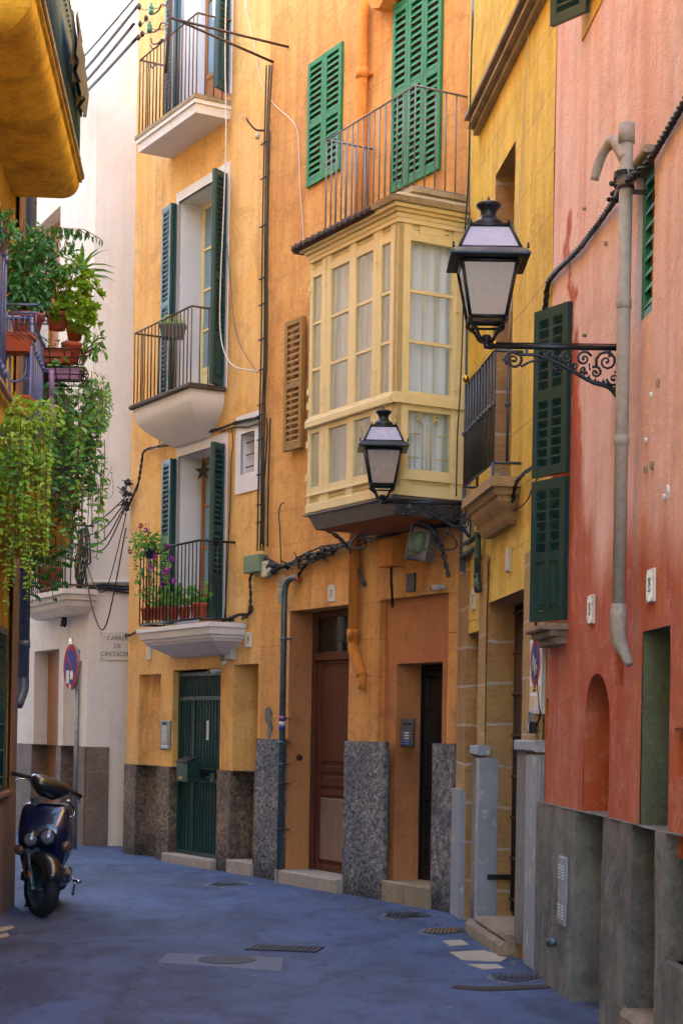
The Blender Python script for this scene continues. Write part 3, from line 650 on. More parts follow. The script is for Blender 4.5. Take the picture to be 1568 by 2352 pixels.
# raised stiles, grooves and panel mouldings
ybox(g0,gc,.012,0,zlow-.085,zlow-.06); ybox(g0-.02,gc,.03,.04,zrail0,zrail1,.01); ybox(g0-.01,gc,.018,.04,zrail0+.012,zrail1+.02,.006)
ybox(g0-.005,gc,.012,.0,zbot,zbot+.08,.004); ybox(g0,gc,.012,0,ztop-.04,ztop,.003)
for a,b in ((cols[0][0],cols[0][1]),(cols[1][0],cols[3][1])): ybox(a+.01,b-.01,-.012,.03,zbot+.11,zlow-.11,.01)
for xs_ in ((cols[0][1]+cols[1][0])/2,(cols[2][1]+cols[3][0])/2): ybox(xs_-.006,xs_+.006,.008,0,zrail1+.02,ztop-.04,.002); ybox(xs_-.006,xs_+.006,.008,0,zlow-.06,zrail0,.002)
# side
sy0, sy1 = -dg, 0.0; f1, f2 = -dg+.13, -.17
xbox(-dg,f1,0,.06,zbot,ztop); xbox(f2,0,0,.06,zbot,ztop)
for z0,z1 in ((zwin+.0,zwin+.07),(zrail1,mids[0]),(zlow-.08,zlow),(zrail0-.05,zrail0)): xbox(f1,f2,-.006,.05,z0,z1)
for z in mids[1:3]: xbox(f1,f2,-.012,.045,z-.014,z+.014)
xbox(f1,f2,-.022,.05,zwin+.07,ztop); xbox(f1,f2,-.022,.05,zbot,zlow-.08); xbox(f1+.05,f2-.05,-.008,.03,zbot+.12,zlow-.12); xbox(f1+.05,f2-.05,-.008,.03,zwin+.12,ztop-.08); xbox(f1+.09,f2-.09,-.003,.03,zwin+.15,ztop-.11)
xbox(-dg-.03,.0,.03,.04,zrail0,zrail1); xbox(-dg-.01,0,.018,.04,zrail0+.012,zrail1+.02); xbox(-dg-.012,0,.012,0,zbot,zbot+.08); xbox(-dg,0,.012,0,zlow-.095,zlow-.07); xbox(-dg-.01,0,.012,0,ztop-.04,ztop)
xbox(f2+.03,f2+.04,.006,0,zbot,ztop)
mb.box(g0,g0+.05,-dg+.06,0,zbot,ztop)
gal = mb.build('gallery', MAT['cream'], B)
for x in (g0+.01, (cols[0][1]+cols[1][0])/2, (cols[2][1]+cols[3][0])/2):
    for z in (zwin-.1, mids[1]-.2, zrail1+.14, zrail0-.15, zlow+.1): MB().box(x-.01,x+.012,-dg-.018,-dg,z-.03,z+.03).build('hinge', MAT['cream'], gal)
for z in (zwin+.2, mids[2]-.1, zrail1+.12, zrail0-.12, zlow+.1): MB().box(gc-.01,gc+.016,f2+.02,f2+.05,z-.035,z+.035).build('hinge', MAT['cream'], gal)
mb = MB()
for a,b in cols: mb.box(a,b,-dg+.02,-dg+.025,zrail1+.03,zwin); mb.box(a,b,-dg+.02,-dg+.025,zlow,zrail0-.05)
mb.box(gc-.025,gc-.02,f1,f2,zrail1+.03,zwin); mb.box(gc-.025,gc-.02,f1,f2,zlow,zrail0-.05); mb.build('pane', MAT['glass'], gal)
def curtain(mb, p, q, z0, z1, amp=.018, wl=.11, seed=0):
    n = max(8, int((Vector(q)-Vector(p)).length/.012)); v = Vector(q)-Vector(p); nrm = Vector((-v.y, v.x, 0)).normalized(); vs = []
    for j in range(5):
        for i in range(n+1):
            t = i/n; s = t*v.length; f = amp*(math.sin(s/wl*6.28+seed+j*.25)+.6*math.sin(s/wl*3.1+seed*2+j*.4)+.4*math.sin(s/wl*13))*(.6+.15*j)
            pp = Vector(p)+v*t+nrm*f; vs.append((pp.x, pp.y, z1+(z0-z1)*j/4))
    mb.add(vs, [(j*(n+1)+i, j*(n+1)+i+1, (j+1)*(n+1)+i+1, (j+1)*(n+1)+i) for j in range(4) for i in range(n)], True)
mb = MB(); curtain(mb, (g0+.06,-dg+.11,0), (gc-.12,-dg+.11,0), zrail1, zwin+.05, .012, .14, 1); curtain(mb, (gc-.10,-dg+.12,0), (gc-.10,-.05,0), zrail1, zwin+.05, .016, .13, 2)
curtain(mb, (g0+.06,-dg+.12,0), (gc-.14,-dg+.12,0), zlow-.03, zrail0, .012, .12, 3); curtain(mb, (gc-.11,-dg+.12,0), (gc-.11,-.05,0), zlow-.03, zrail0, .016, .15, 5)
mb.build('curtain', MAT['curtain'], gal)
mb = MB()   # lattice of the inner lower lights
def lattice(P):
    hl = [.22,.62]
    for f in hl: mb.tube([P(.0,f), P(.33,f)], .006, 4); mb.tube([P(.67,f), P(1,f)], .006, 4)
    for f in (.12,.40,.5,.60,.88): mb.tube([P(f,0), P(f,.78 if .3 < f < .7 else 1)], .0065, 4)
    for s in (-1,1):
        mb.tube([P(.5+s*.1,.78), P(.5+s*.2,.9)], .006, 4)
        for k in range(5): a = k*1.257; mb.ball(P(.5+s*.21+.045*math.cos(a), .92+.04*math.sin(a)), .014, 6)
lattice(lambda a,b: Vector((gc-.045, f1+(f2-f1)*a, zlow+(zrail0-.05-zlow)*b)))
mb.build('lattice', MAT['cream'], gal); mb = MB()
lattice(lambda a,b: Vector((cols[2][0]+(cols[2][1]-cols[2][0])*a, -dg+.05, zlow+(zrail0-.05-zlow)*b)))
mb.build('lattice', MAT['cream'], gal)
mb = MB()   # cornice
for k,(o,z0,z1) in enumerate(((.02,ztop-.0,ztop+.04),(.045,ztop+.042,ztop+.07),(.08,ztop+.072,ztop+.105))):
    mb.box(g0-o, gc+o, -dg-o, 0, z0, z1, 0)
mb.build('cornice', MAT['cream'], gal)
mb = MB(); zt_ = ztop+.107; n = 26; x0, x1 = g0-.16, gc-.28   # corrugated tile edge along the front
for k in range(n):
    x = x0+(x1-x0)*(k+.5)/n; r = (x1-x0)/n*.5
    mb.tube([(x,-dg-.13,zt_+.012+.01*(k%2)), (x,-.02,zt_+.10)], r*.98, 8)
mb.box(x0-.02, x1, -dg-.1, 0, zt_-.02, zt_+.008); mb.build('roof_tiles', MAT['tile'], gal)
mb = MB(); mb.loft([[(gc-.30-o,.02,zt_+q),(gc-.30-o,-dg-.02-o,zt_+q),(gc+.02+o,-dg-.02-o,zt_+q),(gc+.02+o,.02,zt_+q)] for q,o in ((.0,.09),(.045,.11),(.05,.06),(.10,.0),(.15,-.12))]); mb.build('roof_slab', MAT['stonel'], gal)
mb = MB(); t0 = zbot-.012; th_ = BW.uv(895,1150,dg)[1]-BW.uv(895,1195,dg)[1]
mb.loft([[(g0+.30,0,t0-.17),(g0+.30,-.42,t0-.17),(gc-.30,-.42,t0-.17),(gc-.30,0,t0-.17)],[(g0+.10,0,t0-.15),(g0+.10,-dg+.06,t0-.15),(gc-.08,-dg+.06,t0-.15),(gc-.08,0,t0-.15)]])
mb.build('soffit', MAT['soffit'], gal)
mb = MB(); mb.loft([[(g0+.10,0,t0-.148),(g0+.10,-dg+.05,t0-.148),(gc-.08,-dg+.05,t0-.148),(gc-.08,0,t0-.148)],[(g0+.04,0,t0-.02),(g0+.04,-dg+.0,t0-.02),(gc-.01,-dg+.0,t0-.02),(gc-.01,0,t0-.02)],[(g0-.01,0,t0-.018),(g0-.01,-dg-.03,t0-.018),(gc+.03,-dg-.03,t0-.018),(gc+.03,0,t0-.018)],[(g0-.01,0,t0),(g0-.01,-dg-.03,t0),(gc+.03,-dg-.03,t0),(gc+.03,0,t0)]])
mb.build('zinc_tray', MAT['zinc'], gal)
# =====================================================================
# yellow house
# =====================================================================
Y = house('yellow_house', 'yellow house with sandstone doorways between the orange and the pink house', YW)
YL = yend; H_Y = 13.0
def seg(fr, l, r, zt, zb, d=0): return (fr.uv(*l, d)[0], fr.uv(*r, d)[0], zb, zt)
w1 = (YW.uv(1138,408)[0], YW.uv(1184,326)[0], YW.uv(1177,1093)[1], YW.uv(1160,366)[1])
so_ = (YW.uv(1076,1464)[0], YW.uv(1102,1440)[0], 0, YW.uv(1089,1452)[1]); bo = (YW.uv(1121,1393)[0], YW.uv(1207,1345)[0], 0, YW.uv(1164,1368)[1])
hY = [(*w1,.0,False),(*so_,0,False),(*bo,0,False)]
mb = MB(); sheet(mb, 0, YL, 0, H_Y, hY, seed=21, amp=.012, seg=.25); mass(mb, 0, YL, H_Y, 6); mb.build('wall', MAT['Y'], Y)
def reveal(parent, q, dep, mat, name='stone_reveal', y0=-.004, back=True, e=.0, seg_=.2, amp=.012, zs=None):
    a,b,c,d = q; mb = MB(); n = max(2, int((d-c)/seg_))
    for U, s in ((a,1),(b,-1)):
        vs = []
        for k in range(n+1):
            z = c+(d-c)*k/n
            for j in range(3): vs.append((U+s*(e+abs(dz(z*3,U+j*2,amp,4))), y0+(dep-y0)*j/2, z))
        fs = [(k*3+j, k*3+j+1, (k+1)*3+j+1, (k+1)*3+j) for k in range(n) for j in range(2)]
        mb.add(vs, fs if s > 0 else [f[::-1] for f in fs])
    mb.add([(a,y0,d-e),(b,y0,d-e),(b,dep,d-e),(a,dep,d-e)],[(0,1,2,3)])
    if back: mb.add([(a,dep,c),(b,dep,c),(b,dep,d),(a,dep,d)],[(0,1,2,3)])
    return mb.build(name, mat, parent)
reveal(Y, w1, .34, MAT['Ystone'], back=False)
reveal(Y, so_, .16, MAT['Ystone']); reveal(Y, bo, .235, MAT['Ystone'], back=False, amp=.02)
glazed(Y, w1[0], w1[1], w1[2], w1[3], .34, MAT['woodor'], MAT['darkglass'], rows=4, panel=.2, name='balcony_door')
for a_, b_ in ((so_[1]+.004, bo[0]-.004),(bo[1]+.004, YL-.02)):
    mb = MB(); sheet(mb, a_, b_, 0, 3.05 if a_ < bo[0] else 2.9, [], y=-.014, amp=.012, seg=.12, seed=71); mb.build('stone_pier', MAT['Yblock'], Y)
ztY = YW.uv(1110,1712)[1]; ztY2 = YW.uv(1232,1700)[1]; ztY0 = YW.uv(1062,1812)[1]
mb = MB(); mb.box(0, so_[0]-.01, -.018, .02, ztY0, YW.uv(1062,1120)[1]); mb.build('stone_pier', MAT['Ystone'], Y)
for q_ in ((.0, so_[0], -.05, .02, 0, ztY0),(so_[0]+.004, so_[1]-.004, .08, .16, 0, ztY0-.04),(bo[1]+.33, YL-.04, -.045, .02, 0, ztY2-.1),(so_[1]+.22, bo[0]-.005, -.05, .02, 0, ztY-.1),(bo[0]-.0, bo[0]+.016, -.05, .10, 0, ztY-.1)): MB().box(*q_, .006).build('marble_cladding', MAT['marble'], Y)
MB().box(so_[1]+.01, so_[1]+.22, -.045, .02, 0, ztY-.08).build('granite_cladding', MAT['granite'], Y); MB().box(bo[1]+.005, bo[1]+.33, -.045, .02, .12, ztY2-.08).build('granite_cladding', MAT['granite'], Y)
for q_ in ((so_[1]-.01, bo[0]+.02, -.07, .03, ztY-.08, ztY),(bo[1]-.01, YL-.02, -.07, .03, ztY2-.08, ztY2)): MB().box(*q_, .012).build('cladding_cap', MAT['marble'], Y)
# threshold, gate of the big doorway
zth = .16
mb = MB(); mb.box(bo[0]+.0, bo[1]+.02, -.15, .5, -.1, zth-.05, .03); mb.box(bo[0]+.25, bo[1]+.02, -.12, .5, zth-.05, zth, .02); mb.build('step', MAT['lime'], Y)
mb = MB(); yb = .215; n = 16; xa_, xb_ = bo[0]+.02, bo[1]
for k in range(n): mb.tube([(xa_+(xb_-xa_)*(k+.5)/n, yb, zth+.02), (xa_+(xb_-xa_)*(k+.5)/n, yb, bo[3]-.02)], .011, 6)
nb = 8
for k in range(nb):
    z = zth+.12+(bo[3]-zth-.2)*k/(nb-1); mb.tube([(xa_,yb-.008,z),(xb_,yb-.008,z)], .010, 5)
    for q in range(n): mb.ball((xa_+(xb_-xa_)*(q+.5)/n, yb-.008, z), .017, 6)
gY = mb.build('gate', simple('brown painted gate', hx('4A342C'), .5, .3), Y)
mb = MB(); mb.box(xa_-.02, xb_, yb+.04, yb+.07, zth, bo[3]); mb.build('backing_panel', simple('dark brown panel', hx('2E2420'), .7), gY)
mb = MB(); mb.ball((bo[1]-.1, yb-.05, EYE-.38), .035, 10); mb.build('knob', MAT['iron'], gY)
# cornice
q0 = YW.uv(1075,300,.1); mb = MB(); u_ = q0[0]-.06
for o,z0,z1 in ((.05,-.02,.03),(.10,.03,.055),(.085,.055,.10),(.13,.10,.135)): mb.box(max(0,u_), YL, -o, .01, q0[1]+z0, q0[1]+z1, 0)
mb.build('cornice', MAT['corbel'], Y)
# balcony
dY = .22; uc, zc = YW.uv(1128,1092,dY); ul, _ = YW.uv(1060,1143,dY)
prof = [(0,0),(-.075,0),(-.08,.03),(-.13,.04),(-.135,.06),(-.17,.065),(-.2,.08),(-.25,.12),(-.30,.135),(-.33,.16)]
bY = slab(Y, ul, uc, zc, dY, prof, MAT['sand']); zr0 = YW.uv(1128,1062,dY)[1]; zr1 = YW.uv(1130,808,dY)[1]
railing(bY, ul+.05, uc-.01, zr0, dY-.01, zr1-zr0, MAT['slate'], pitch=.125, r=.011, topr=.011, knobs=.52)
MB().box(uc-.022,uc,-dY+.0,-dY+.022,zc,zr0).build('foot', MAT['slate'], bY); MB().box(ul+.04,ul+.06,-dY+.0,-dY+.022,zc,zr0).build('foot', MAT['slate'], bY)
for u in (ul+.05,uc-.01): MB().lathe([(.008,0),(.012,.01),(.008,.02),(.022,.035),(.03,.055),(.022,.075),(.006,.086)], 10, (u,-dY+.01,zr1)).build('brass_knob', MAT['brass'], bY)

# =====================================================================
# pink house
# =====================================================================
P = house('pink_house', 'pink and brick red limewashed house with an arched niche and grey cement foot', PW)
PL = 9.0; H_P = 13.0
def PR(tl, br): return PW.rect(tl, br)
ar = (PW.uv(1336,1900)[0], PW.uv(1396,1900)[0], 0, PW.uv(1366,1548)[1]); ws = .46*(ar[1]-ar[0]); zsp = PW.uv(1336,1660)[1]
gr = PR((1475,1455),(1526,2290)); gr = (gr[0], gr[1], .1, PW.uv(1497,1446)[1])
n1 = PR((1413,1485),(1430,1572)); n2 = PR((1249,1605),(1259,1690)); n3 = PR((1549,1672),(1640,1795)); n4 = PR((1553,1970),(1650,2260)); sw_ = PR((1461,405),(1496,712)); ww = (.10, PW.uv(1312,900)[0]-.02, PW.uv(1290,1425)[1], PW.uv(1300,708)[1])
hP = [(*ar,0,False),(*gr,.0,False),(*n1,.07,True),(*n2,.08,True),(*n3,.15,True),(*n4,.12,True),(*sw_,.09,True),(*ww,.2,True)]
mb = MB(); sheet(mb, 0, PL, 0, H_P, hP, seed=33, amp=.02, seg=.3); mass(mb, 0, PL, H_P, 6)
# arch spandrels and barrel
a,b,c,d = ar; cu = (a+b)/2; rx = (b-a)/2; ns = 14; arc = [(cu+rx*math.cos(math.pi*k/ns), zsp+(d-zsp)*math.sin(math.pi*k/ns)) for k in range(ns+1)]
ya = lambda u,z: dz(u,z,.02,33)
for k in range(ns):
    (u0,z0),(u1,z1) = arc[k], arc[k+1]
    mb.add([(u0,ya(u0,z0),z0),(u0,ya(u0,d),d),(u1,ya(u1,d),d),(u1,ya(u1,z1),z1)], [(0,1,2,3)])
    mb.add([(u0,ya(u0,z0),z0),(u1,ya(u1,z1),z1),(u1,.38,z1),(u0,.38,z0)], [(0,1,2,3)])
for U,f in ((a,0),(b,1)): mb.add([(U,ya(U,0),0),(U,.38,0),(U,.38,zsp),(U,ya(U,zsp),zsp)], [(0,1,2,3)])
mb.add([(a,.38,0),(b,.38,0)]+[(u,.38,z) for u,z in arc], [tuple(range(ns+3))]); mb.build('wall', MAT['P'], P)
reveal(P, gr, .32, MAT['greenish'], 'doorway_reveal', y0=.004, e=0)
ztP = PW.uv(1365,1869)[1]
mb = MB(); plinth(mb, 0.02, PL, ztP, [(ar[0],ar[1],0,.37,True),(gr[0],gr[1],.0,.31,True),(n4[0],n4[1],n4[2],.05,False)], th=.05, amp=.03, seed=17, inn=.012); mb.build('plinth', MAT['plP'], P)
mb = MB(); mb.box(gr[0]-.02, gr[1]+.03, -.09, .34, -.1, .2, .03); mb.build('step', MAT['lime'], P)
mb = MB(); mb.box(ww[0]-.06, ww[1]+.05, -.16, .05, ww[2]-.07, ww[2]-.03, .01); mb.box(ww[0]-.03, ww[1]+.03, -.12, .04, ww[2]-.11, ww[2]-.07, .01); mb.box(ww[0], ww[1]+.01, -.08, .04, ww[2]-.16, ww[2]-.11, .01); mb.build('sill', MAT['lime'], P)
uh = PW.uv(1313,900)[0]; zT = PW.uv(1313,697)[1]; zMid = PW.uv(1310,1084)[1]; zM2 = zMid-.025; zBt = PW.uv(1311,1421)[1]
shutter(P, uh, -.02, zMid, .36, zT-zMid, math.radians(180+26), MAT['dgreen'], rails=(.46,), cols=2, pitch=.06, th=.04, open_=.8)
shutter(P, uh, -.02, zBt, .36, zM2-zBt, math.radians(180+26), MAT['dgreen'], rails=(), cols=2, pitch=.06, solid=.42, th=.04, open_=.8)
mb = MB(); mb.box(ww[0]-.04, ww[1]+.0, -.012, .2, ww[3]-.06, ww[3]); mb.build('window_frame', MAT['dgreen'], P)
shutter(P, sw_[0]+.02, .05, sw_[2]+.01, sw_[1]-sw_[0]-.03, sw_[3]-sw_[2]-.03, 0, MAT['green'], rails=(), pitch=.075, name='shutter')
mb = MB(); mb.box(sw_[0]-.06, sw_[1]+.02, -.06, .04, sw_[3]-.01, sw_[3]+.03, .01); mb.build('window_head', MAT['corbel'], P)
q = PW.uv(1336,95); mb = MB(); mb.box(q[0], q[0]+1.3, -.006, .02, q[1], q[1]+2.2); sr = mb.build('window_surround', plaster('yellow painted band', hx('D9A834'), hx('E0B848'), hx('C8963A')), P)
mb = MB(); mb.box(q[0]+.10, q[0]+1.2, -.05, .0, q[1]+.14, q[1]+.19, .01); mb.build('sill', MAT['corbel'], sr)
q = PW.uv(1303,50,.12); shutter(P, q[0]+.16, -.03, q[1], .30, 2.0, math.radians(180+35), MAT['dgreen'], name='shutter')
# pale cement drain pipe
dP = .09; p0 = PW.uv(1437,287,dP); p1 = PW.uv(1421,1440,dP); u0 = (p0[0]+p1[0])/2
mb = MB(); zt, zb = p0[1], p1[1]
mb.tube([(u0,-dP,zb+.06),(u0,-dP,zt)], .036, 14); mb.tube([(u0,-dP,zt-.10),(u0,-dP,zt)], .044, 10); mb.tube([(u0,-dP,PW.uv(1437,425,dP)[1]),(u0,-dP,PW.uv(1437,385,dP)[1])], .045, 10)
zk = PW.uv(1425,375,dP)[1]
mb.tube(smooth_path([(u0,-dP,zk-.02),(u0-.05,-dP-.03,zk+.07),(u0-.12,-dP-.05,zk+.11),(u0-.2,-dP-.09,zk+.06),(u0-.24,-dP-.12,zk-.06)],4), [.04]*5+[.034]*5+[.026]*5+[.022]*2, 10)
mb.tube(smooth_path([(u0,-dP,zb+.1),(u0,-dP,zb-.05),(u0+.02,-dP+.03,zb-.14),(u0+.05,-dP+.05,zb-.2)],3), [.042,.046,.044,.043,.040,.036,.03,.028,.026,.02], 8)
pp = mb.build('drain_pipe', MAT['pipew'], P)
for q_ in (700, 1010, 1395): z_ = PW.uv(1430,q_,dP)[1]; mb = MB(); mb.tube([(u0,-dP,z_-.025),(u0,-dP,z_-.02),(u0,-dP,z_+.02),(u0,-dP,z_+.025)], [.037,.041,.041,.037], 12); mb.build('pipe_joint', MAT['pipew'], pp)
rc_ = random.Random(4)
for cx_, cy_, s_ in ((1503,1068,.028),(1487,1080,.02),(1540,1130,.026),(1530,1143,.02),(1488,1010,.012),(1517,880,.02),(1500,905,.014),(1345,770,.012),(1395,560,.014),(1345,480,.012)):
    u_, z_ = PW.uv(cx_, cy_); mb = MB(); mb.poly([(u_+s_*rc_.uniform(.5,1.1)*math.cos(-k*.9)*.8, z_+s_*rc_.uniform(.6,1.5)*math.sin(-k*.9)) for k in range(7)], -.022, .01); mb.build('plaster_chip', MAT['corbel'] if cx_ % 2 else MAT['white'], P)
mb = MB(); mb.tube([(u0,-dP,PW.uv(1437,433,dP)[1]),(u0,-dP,PW.uv(1437,427,dP)[1])], .047, 10); mb.box(u0-.012,u0+.012,-dP,.02,zk-.2,zk-.18); mb.build('pipe_clamp', MAT['iron'], pp)

# =====================================================================
# cream house across the end of the lane
# =====================================================================
Cc = thing('cream_house', 'cream house across the end of the lane behind the scooter and the round sign', 'building', CR.o, 0)
H_C = 16.0
mb = MB(); sheet(mb, 0, 9, 0, H_C, [], seed=41, amp=.006); mb.box(.02,9,.2,7,-.2,H_C)
# left face, worked out in its own frame and carried into the house's frame
Mx = Matrix.Translation(CL.o-CR.o) @ Matrix.Rotation(CL.ang, 4, 'Z')
def CLR(tl, br, tr=None):
    a, z1 = CL.uv(*tl); b, z0 = CL.uv(*br)
    return a, b, z0, (CL.uv(*tr)[1]+z1)/2 if tr else z1
cw = CLR((82,525),(133,920),(133,480)); cdr = CLR((80,1500),(130,1945),(131,1487)); cn = CLR((148,1523),(182,1925),(182,1515)); cb_ = CLR((84,1110),(138,1345),(138,1100))
cdr = (cdr[0],cdr[1],.08,cdr[3]); cn = (cn[0],cn[1],.12,cn[3])
mb.M = Mx; sheet(mb, 0, 9, 0, H_C, [(*cw,.26,True),(*cdr,.28,False),(*cn,.22,True),(*cb_,.28,False)], seed=43, amp=.006); mb.box(0,8.9,.6,3,-.2,H_C); mb.M = None
mb.build('wall', MAT['C'], Cc)
def cbuild(fn, name, mat, parent=None):
    mb = MB(); mb.M = Mx.copy(); fn(mb); return mb.build(name, mat, parent or Cc)
ztC = CL.uv(100,1710)[1]
cbuild(lambda m: plinth(m, 0, 9, ztC, [(cdr[0],cdr[1],.08,.27,False),(cn[0],cn[1],.12,.21,True)], th=.03, amp=.012, seed=3), 'plinth', MAT['plC'])
mb = MB(); plinth(mb, 0, CR.uv(250,1800)[0], ztC, [], th=.03, amp=.02, seed=13); mb.build('plinth', MAT['plC'], Cc)
cbuild(lambda m: (m.box(cw[0]+.2,cw[1],.20,.26,cw[2],cw[3]), m.box(cw[0]+.2,cw[0]+.27,.17,.2,cw[2],cw[3])), 'window_frame', MAT['woodor'])
cbuild(lambda m: (m.box(cdr[0]+.05,cdr[1],.20,.28,.08,cdr[3]), m.box(cdr[1]-.34,cdr[1]-.26,.17,.2,.08,cdr[3])), 'door', MAT['woodor'])
cbuild(lambda m: (m.box(cb_[0],cb_[1],.22,.28,cb_[2],cb_[3])), 'balcony_door', MAT['woodor'])
cbuild(lambda m: m.box(cn[0],cn[1],-.04,.24,-.1,.126,.01), 'step', MAT['step'])
cbuild(lambda m: m.box(cdr[0],cdr[1],-.04,.3,-.1,.086,.01), 'step', MAT['step'])
lz = CR.uv(250,1336)[1]
mb = MB(); mb.box(.02, 5, -.05, .01, lz-.02, lz+.02, .01); mb.M = Mx; mb.box(CL.uv(150,1345)[0], 9.05, -.05, .01, lz-.02, lz+.02, .01); mb.build('ledge', MAT['white'], Cc)
# its small balcony with a moulded slab
dC = .42; uc, zc = CL.uv(146,1350,dC); ul = CL.uv(40,1362,dC)[0]
def _s(m):
    rings = []
    for q, ins in [(0,0),(-.07,0),(-.08,.04),(-.14,.05),(-.16,.09),(-.22,.11),(-.32,.22)]:
        rings.append([(ul+ins,.05,zc+q),(ul+ins,-dC+ins,zc+q),(uc-ins,-dC+ins,zc+q),(uc-ins,.05,zc+q)])
    m.loft(rings[::-1])
bC = cbuild(_s, 'balcony', MAT['C'])
def _r(m):
    for z in (zc+.05, zc+.85): m.tube([(ul,-dC+.03,z),(uc-.03,-dC+.03,z),(uc-.03,0,z)], .014, 4)
    n = int((uc-ul)/.11)
    for k in range(n+1): x = uc-.03-(uc-ul-.03)*k/n; m.tube([(x,-dC+.03,zc),(x,-dC+.03,zc+.85)], .009, 4)
    for k in range(1,4): m.tube([(uc-.03,-dC*k/4,zc),(uc-.03,-dC*k/4,zc+.85)], .009, 4)
cbuild(_r, 'railing', MAT['rail'], bC)

# =====================================================================
# left house with the deep balconies
# =====================================================================
D = house('ochre_house', 'ochre house on the left with deep round bellied balconies', DW)
H_D = 12.3
wd = (DL-3.0, DW.uv(11,1650)[0], DW.uv(5,1816)[1], DW.uv(5,1440)[1])
mb = MB(); sheet(mb, 2.5, DL, 0, H_D, [(*wd,.2,True)], seed=51, amp=.01, seg=.6)
mb.box(2.5,DL-.005,.4,13,-.2,H_D); mb.add([(DL,0,0),(DL,13,0),(DL,13,H_D),(DL,0,H_D)],[(0,1,2,3)]); mb.build('wall', MAT['D'], D)
mb = MB(); mb.box(DL-.5, DL+16, 5.5, 12, -.2, 15.8); mb.build('unseen_sun_blocker', MAT['C'], D)  # unseen mass added to keep sun off the cream house, cream for bounce
mb = MB(); ua = DW.uv(12,1950)[0]; sheet(mb, ua, DL+.02, 0, H_D, [], y=-.03, amp=.012, seg=.25, seed=61); mb.add([(DL+.02,-.03,0),(DL+.02,.1,0),(DL+.02,.1,H_D),(DL+.02,-.03,H_D)],[(0,1,2,3)]); mb.build('corner_pier', MAT['Dlow'], D)
mb = MB(); sheet(mb, 2.5, ua+.0, 0, 1.05, [], y=-.028, amp=.01, seg=.4, seed=66); zsl = wd[2]; mb.box(2.5, ua+.0, -.06, .0, zsl-.05, zsl, .01); mb.build('sill_band', MAT['Dlow'], D)
mb = MB(); mb.box(wd[1]-.05, wd[1], -.02, .05, wd[2], wd[3], .005); mb.box(wd[0], wd[1]-.05, -.02, .05, wd[3]-.06, wd[3], .005); mb.box(wd[0], wd[1]-.05, -.02, .05, wd[2], wd[2]+.05, .005)
for k in range(12): mb.tube([(wd[1]-.1-k*.09, .0, wd[2]),(wd[1]-.1-k*.09, .0, wd[3])], .009, 5)
for k in range(6): mb.tube([(wd[1]-1.2, -.005, wd[2]+.12+k*.22),(wd[1], -.005, wd[2]+.12+k*.22)], .008, 5)
mb.build('window_grille', MAT['gate'], D)
dD = .56
def belly(deep, ro):
    pr = [(0,0),(-.03,0)]
    for k in range(9): a = k/8*math.pi/2; pr.append((-.035-deep*math.sin(a), .02+ro*(1-math.cos(a))))
    return pr
def dbal(far, near_u, deep, ro, mat, rm, zrail, pitch=.13, closed=True):
    uf, zf = DW.uv(*far, dD)
    s_ = slab(D, near_u, uf, zf, dD, belly(deep, ro), MAT[mat], smooth=True)
    m2 = MB(); m2.box(near_u-.02, uf+.02, -dD-.02, .0, zf, zf+.05, .012); m2.build('floor_edge', MAT['corbel'], s_)
    r_ = railing(s_, near_u+.02, uf-.02, zf+.06, dD-.03, zrail, MAT[rm], pitch=pitch, r=.009, topr=.016, knobs=(.12,.82))
    return s_, uf, zf, r_
nearu = DW.uv(77,1045,dD)[0]
topB = dbal((189,412), DW.uv(88,10,dD)[0]-.1, .20, .22, 'D', 'teal_' if False else 'teal', .95, pitch=.1)
lowB = dbal((172,1216), nearu, .24, .20, 'D', 'railblue', .92)
nb_u = DW.uv(22,925,dD)[0]; nearB = dbal((22,925), nb_u-4.0, .24, .20, 'D', 'railblue', .92)
# scrolls and stout posts on the near end of the lower balcony, spearheads on the front
mb = MB(); zf = lowB[2]; u = nearu+.02
for y in (-.03,-.18,-.36,-dD+.03):
    mb.tube([(u,y,zf-.02),(u,y,zf+1.0)], .016, 6)
for k in range(3):
    yc = -.105-k*.165
    for zz in (.33,.66): mb.tube([(u, yc+.07*math.cos(a*math.pi/8), zf+zz+.10*math.sin(a*math.pi/8)) for a in range(17)], .009, 5, caps=False)
mb.build('scroll_panel', MAT['railblue'], lowB[3])

# grey blue rainwater pipe at the corner
mb = MB(); up_ = DL+.08; rr = .052
zk = DW.uv(50,1560,.0)[1]
mb.tube([(up_,-.07,H_D),(up_,-.07,zk)], rr, 12); mb.tube(smooth_path([(up_,-.07,zk+.02),(up_,-.07,zk-.1),(up_-.08,-.03,zk-.25)],3), rr, 12)
for z in (zk+.3, DW.uv(52,1290)[1], DW.uv(60,900)[1]): mb.tube([(up_,-.07,z-.03),(up_,-.07,z+.03)], rr*1.12, 12)
mb.build('rainwater_pipe', MAT['pipegrey'], D)
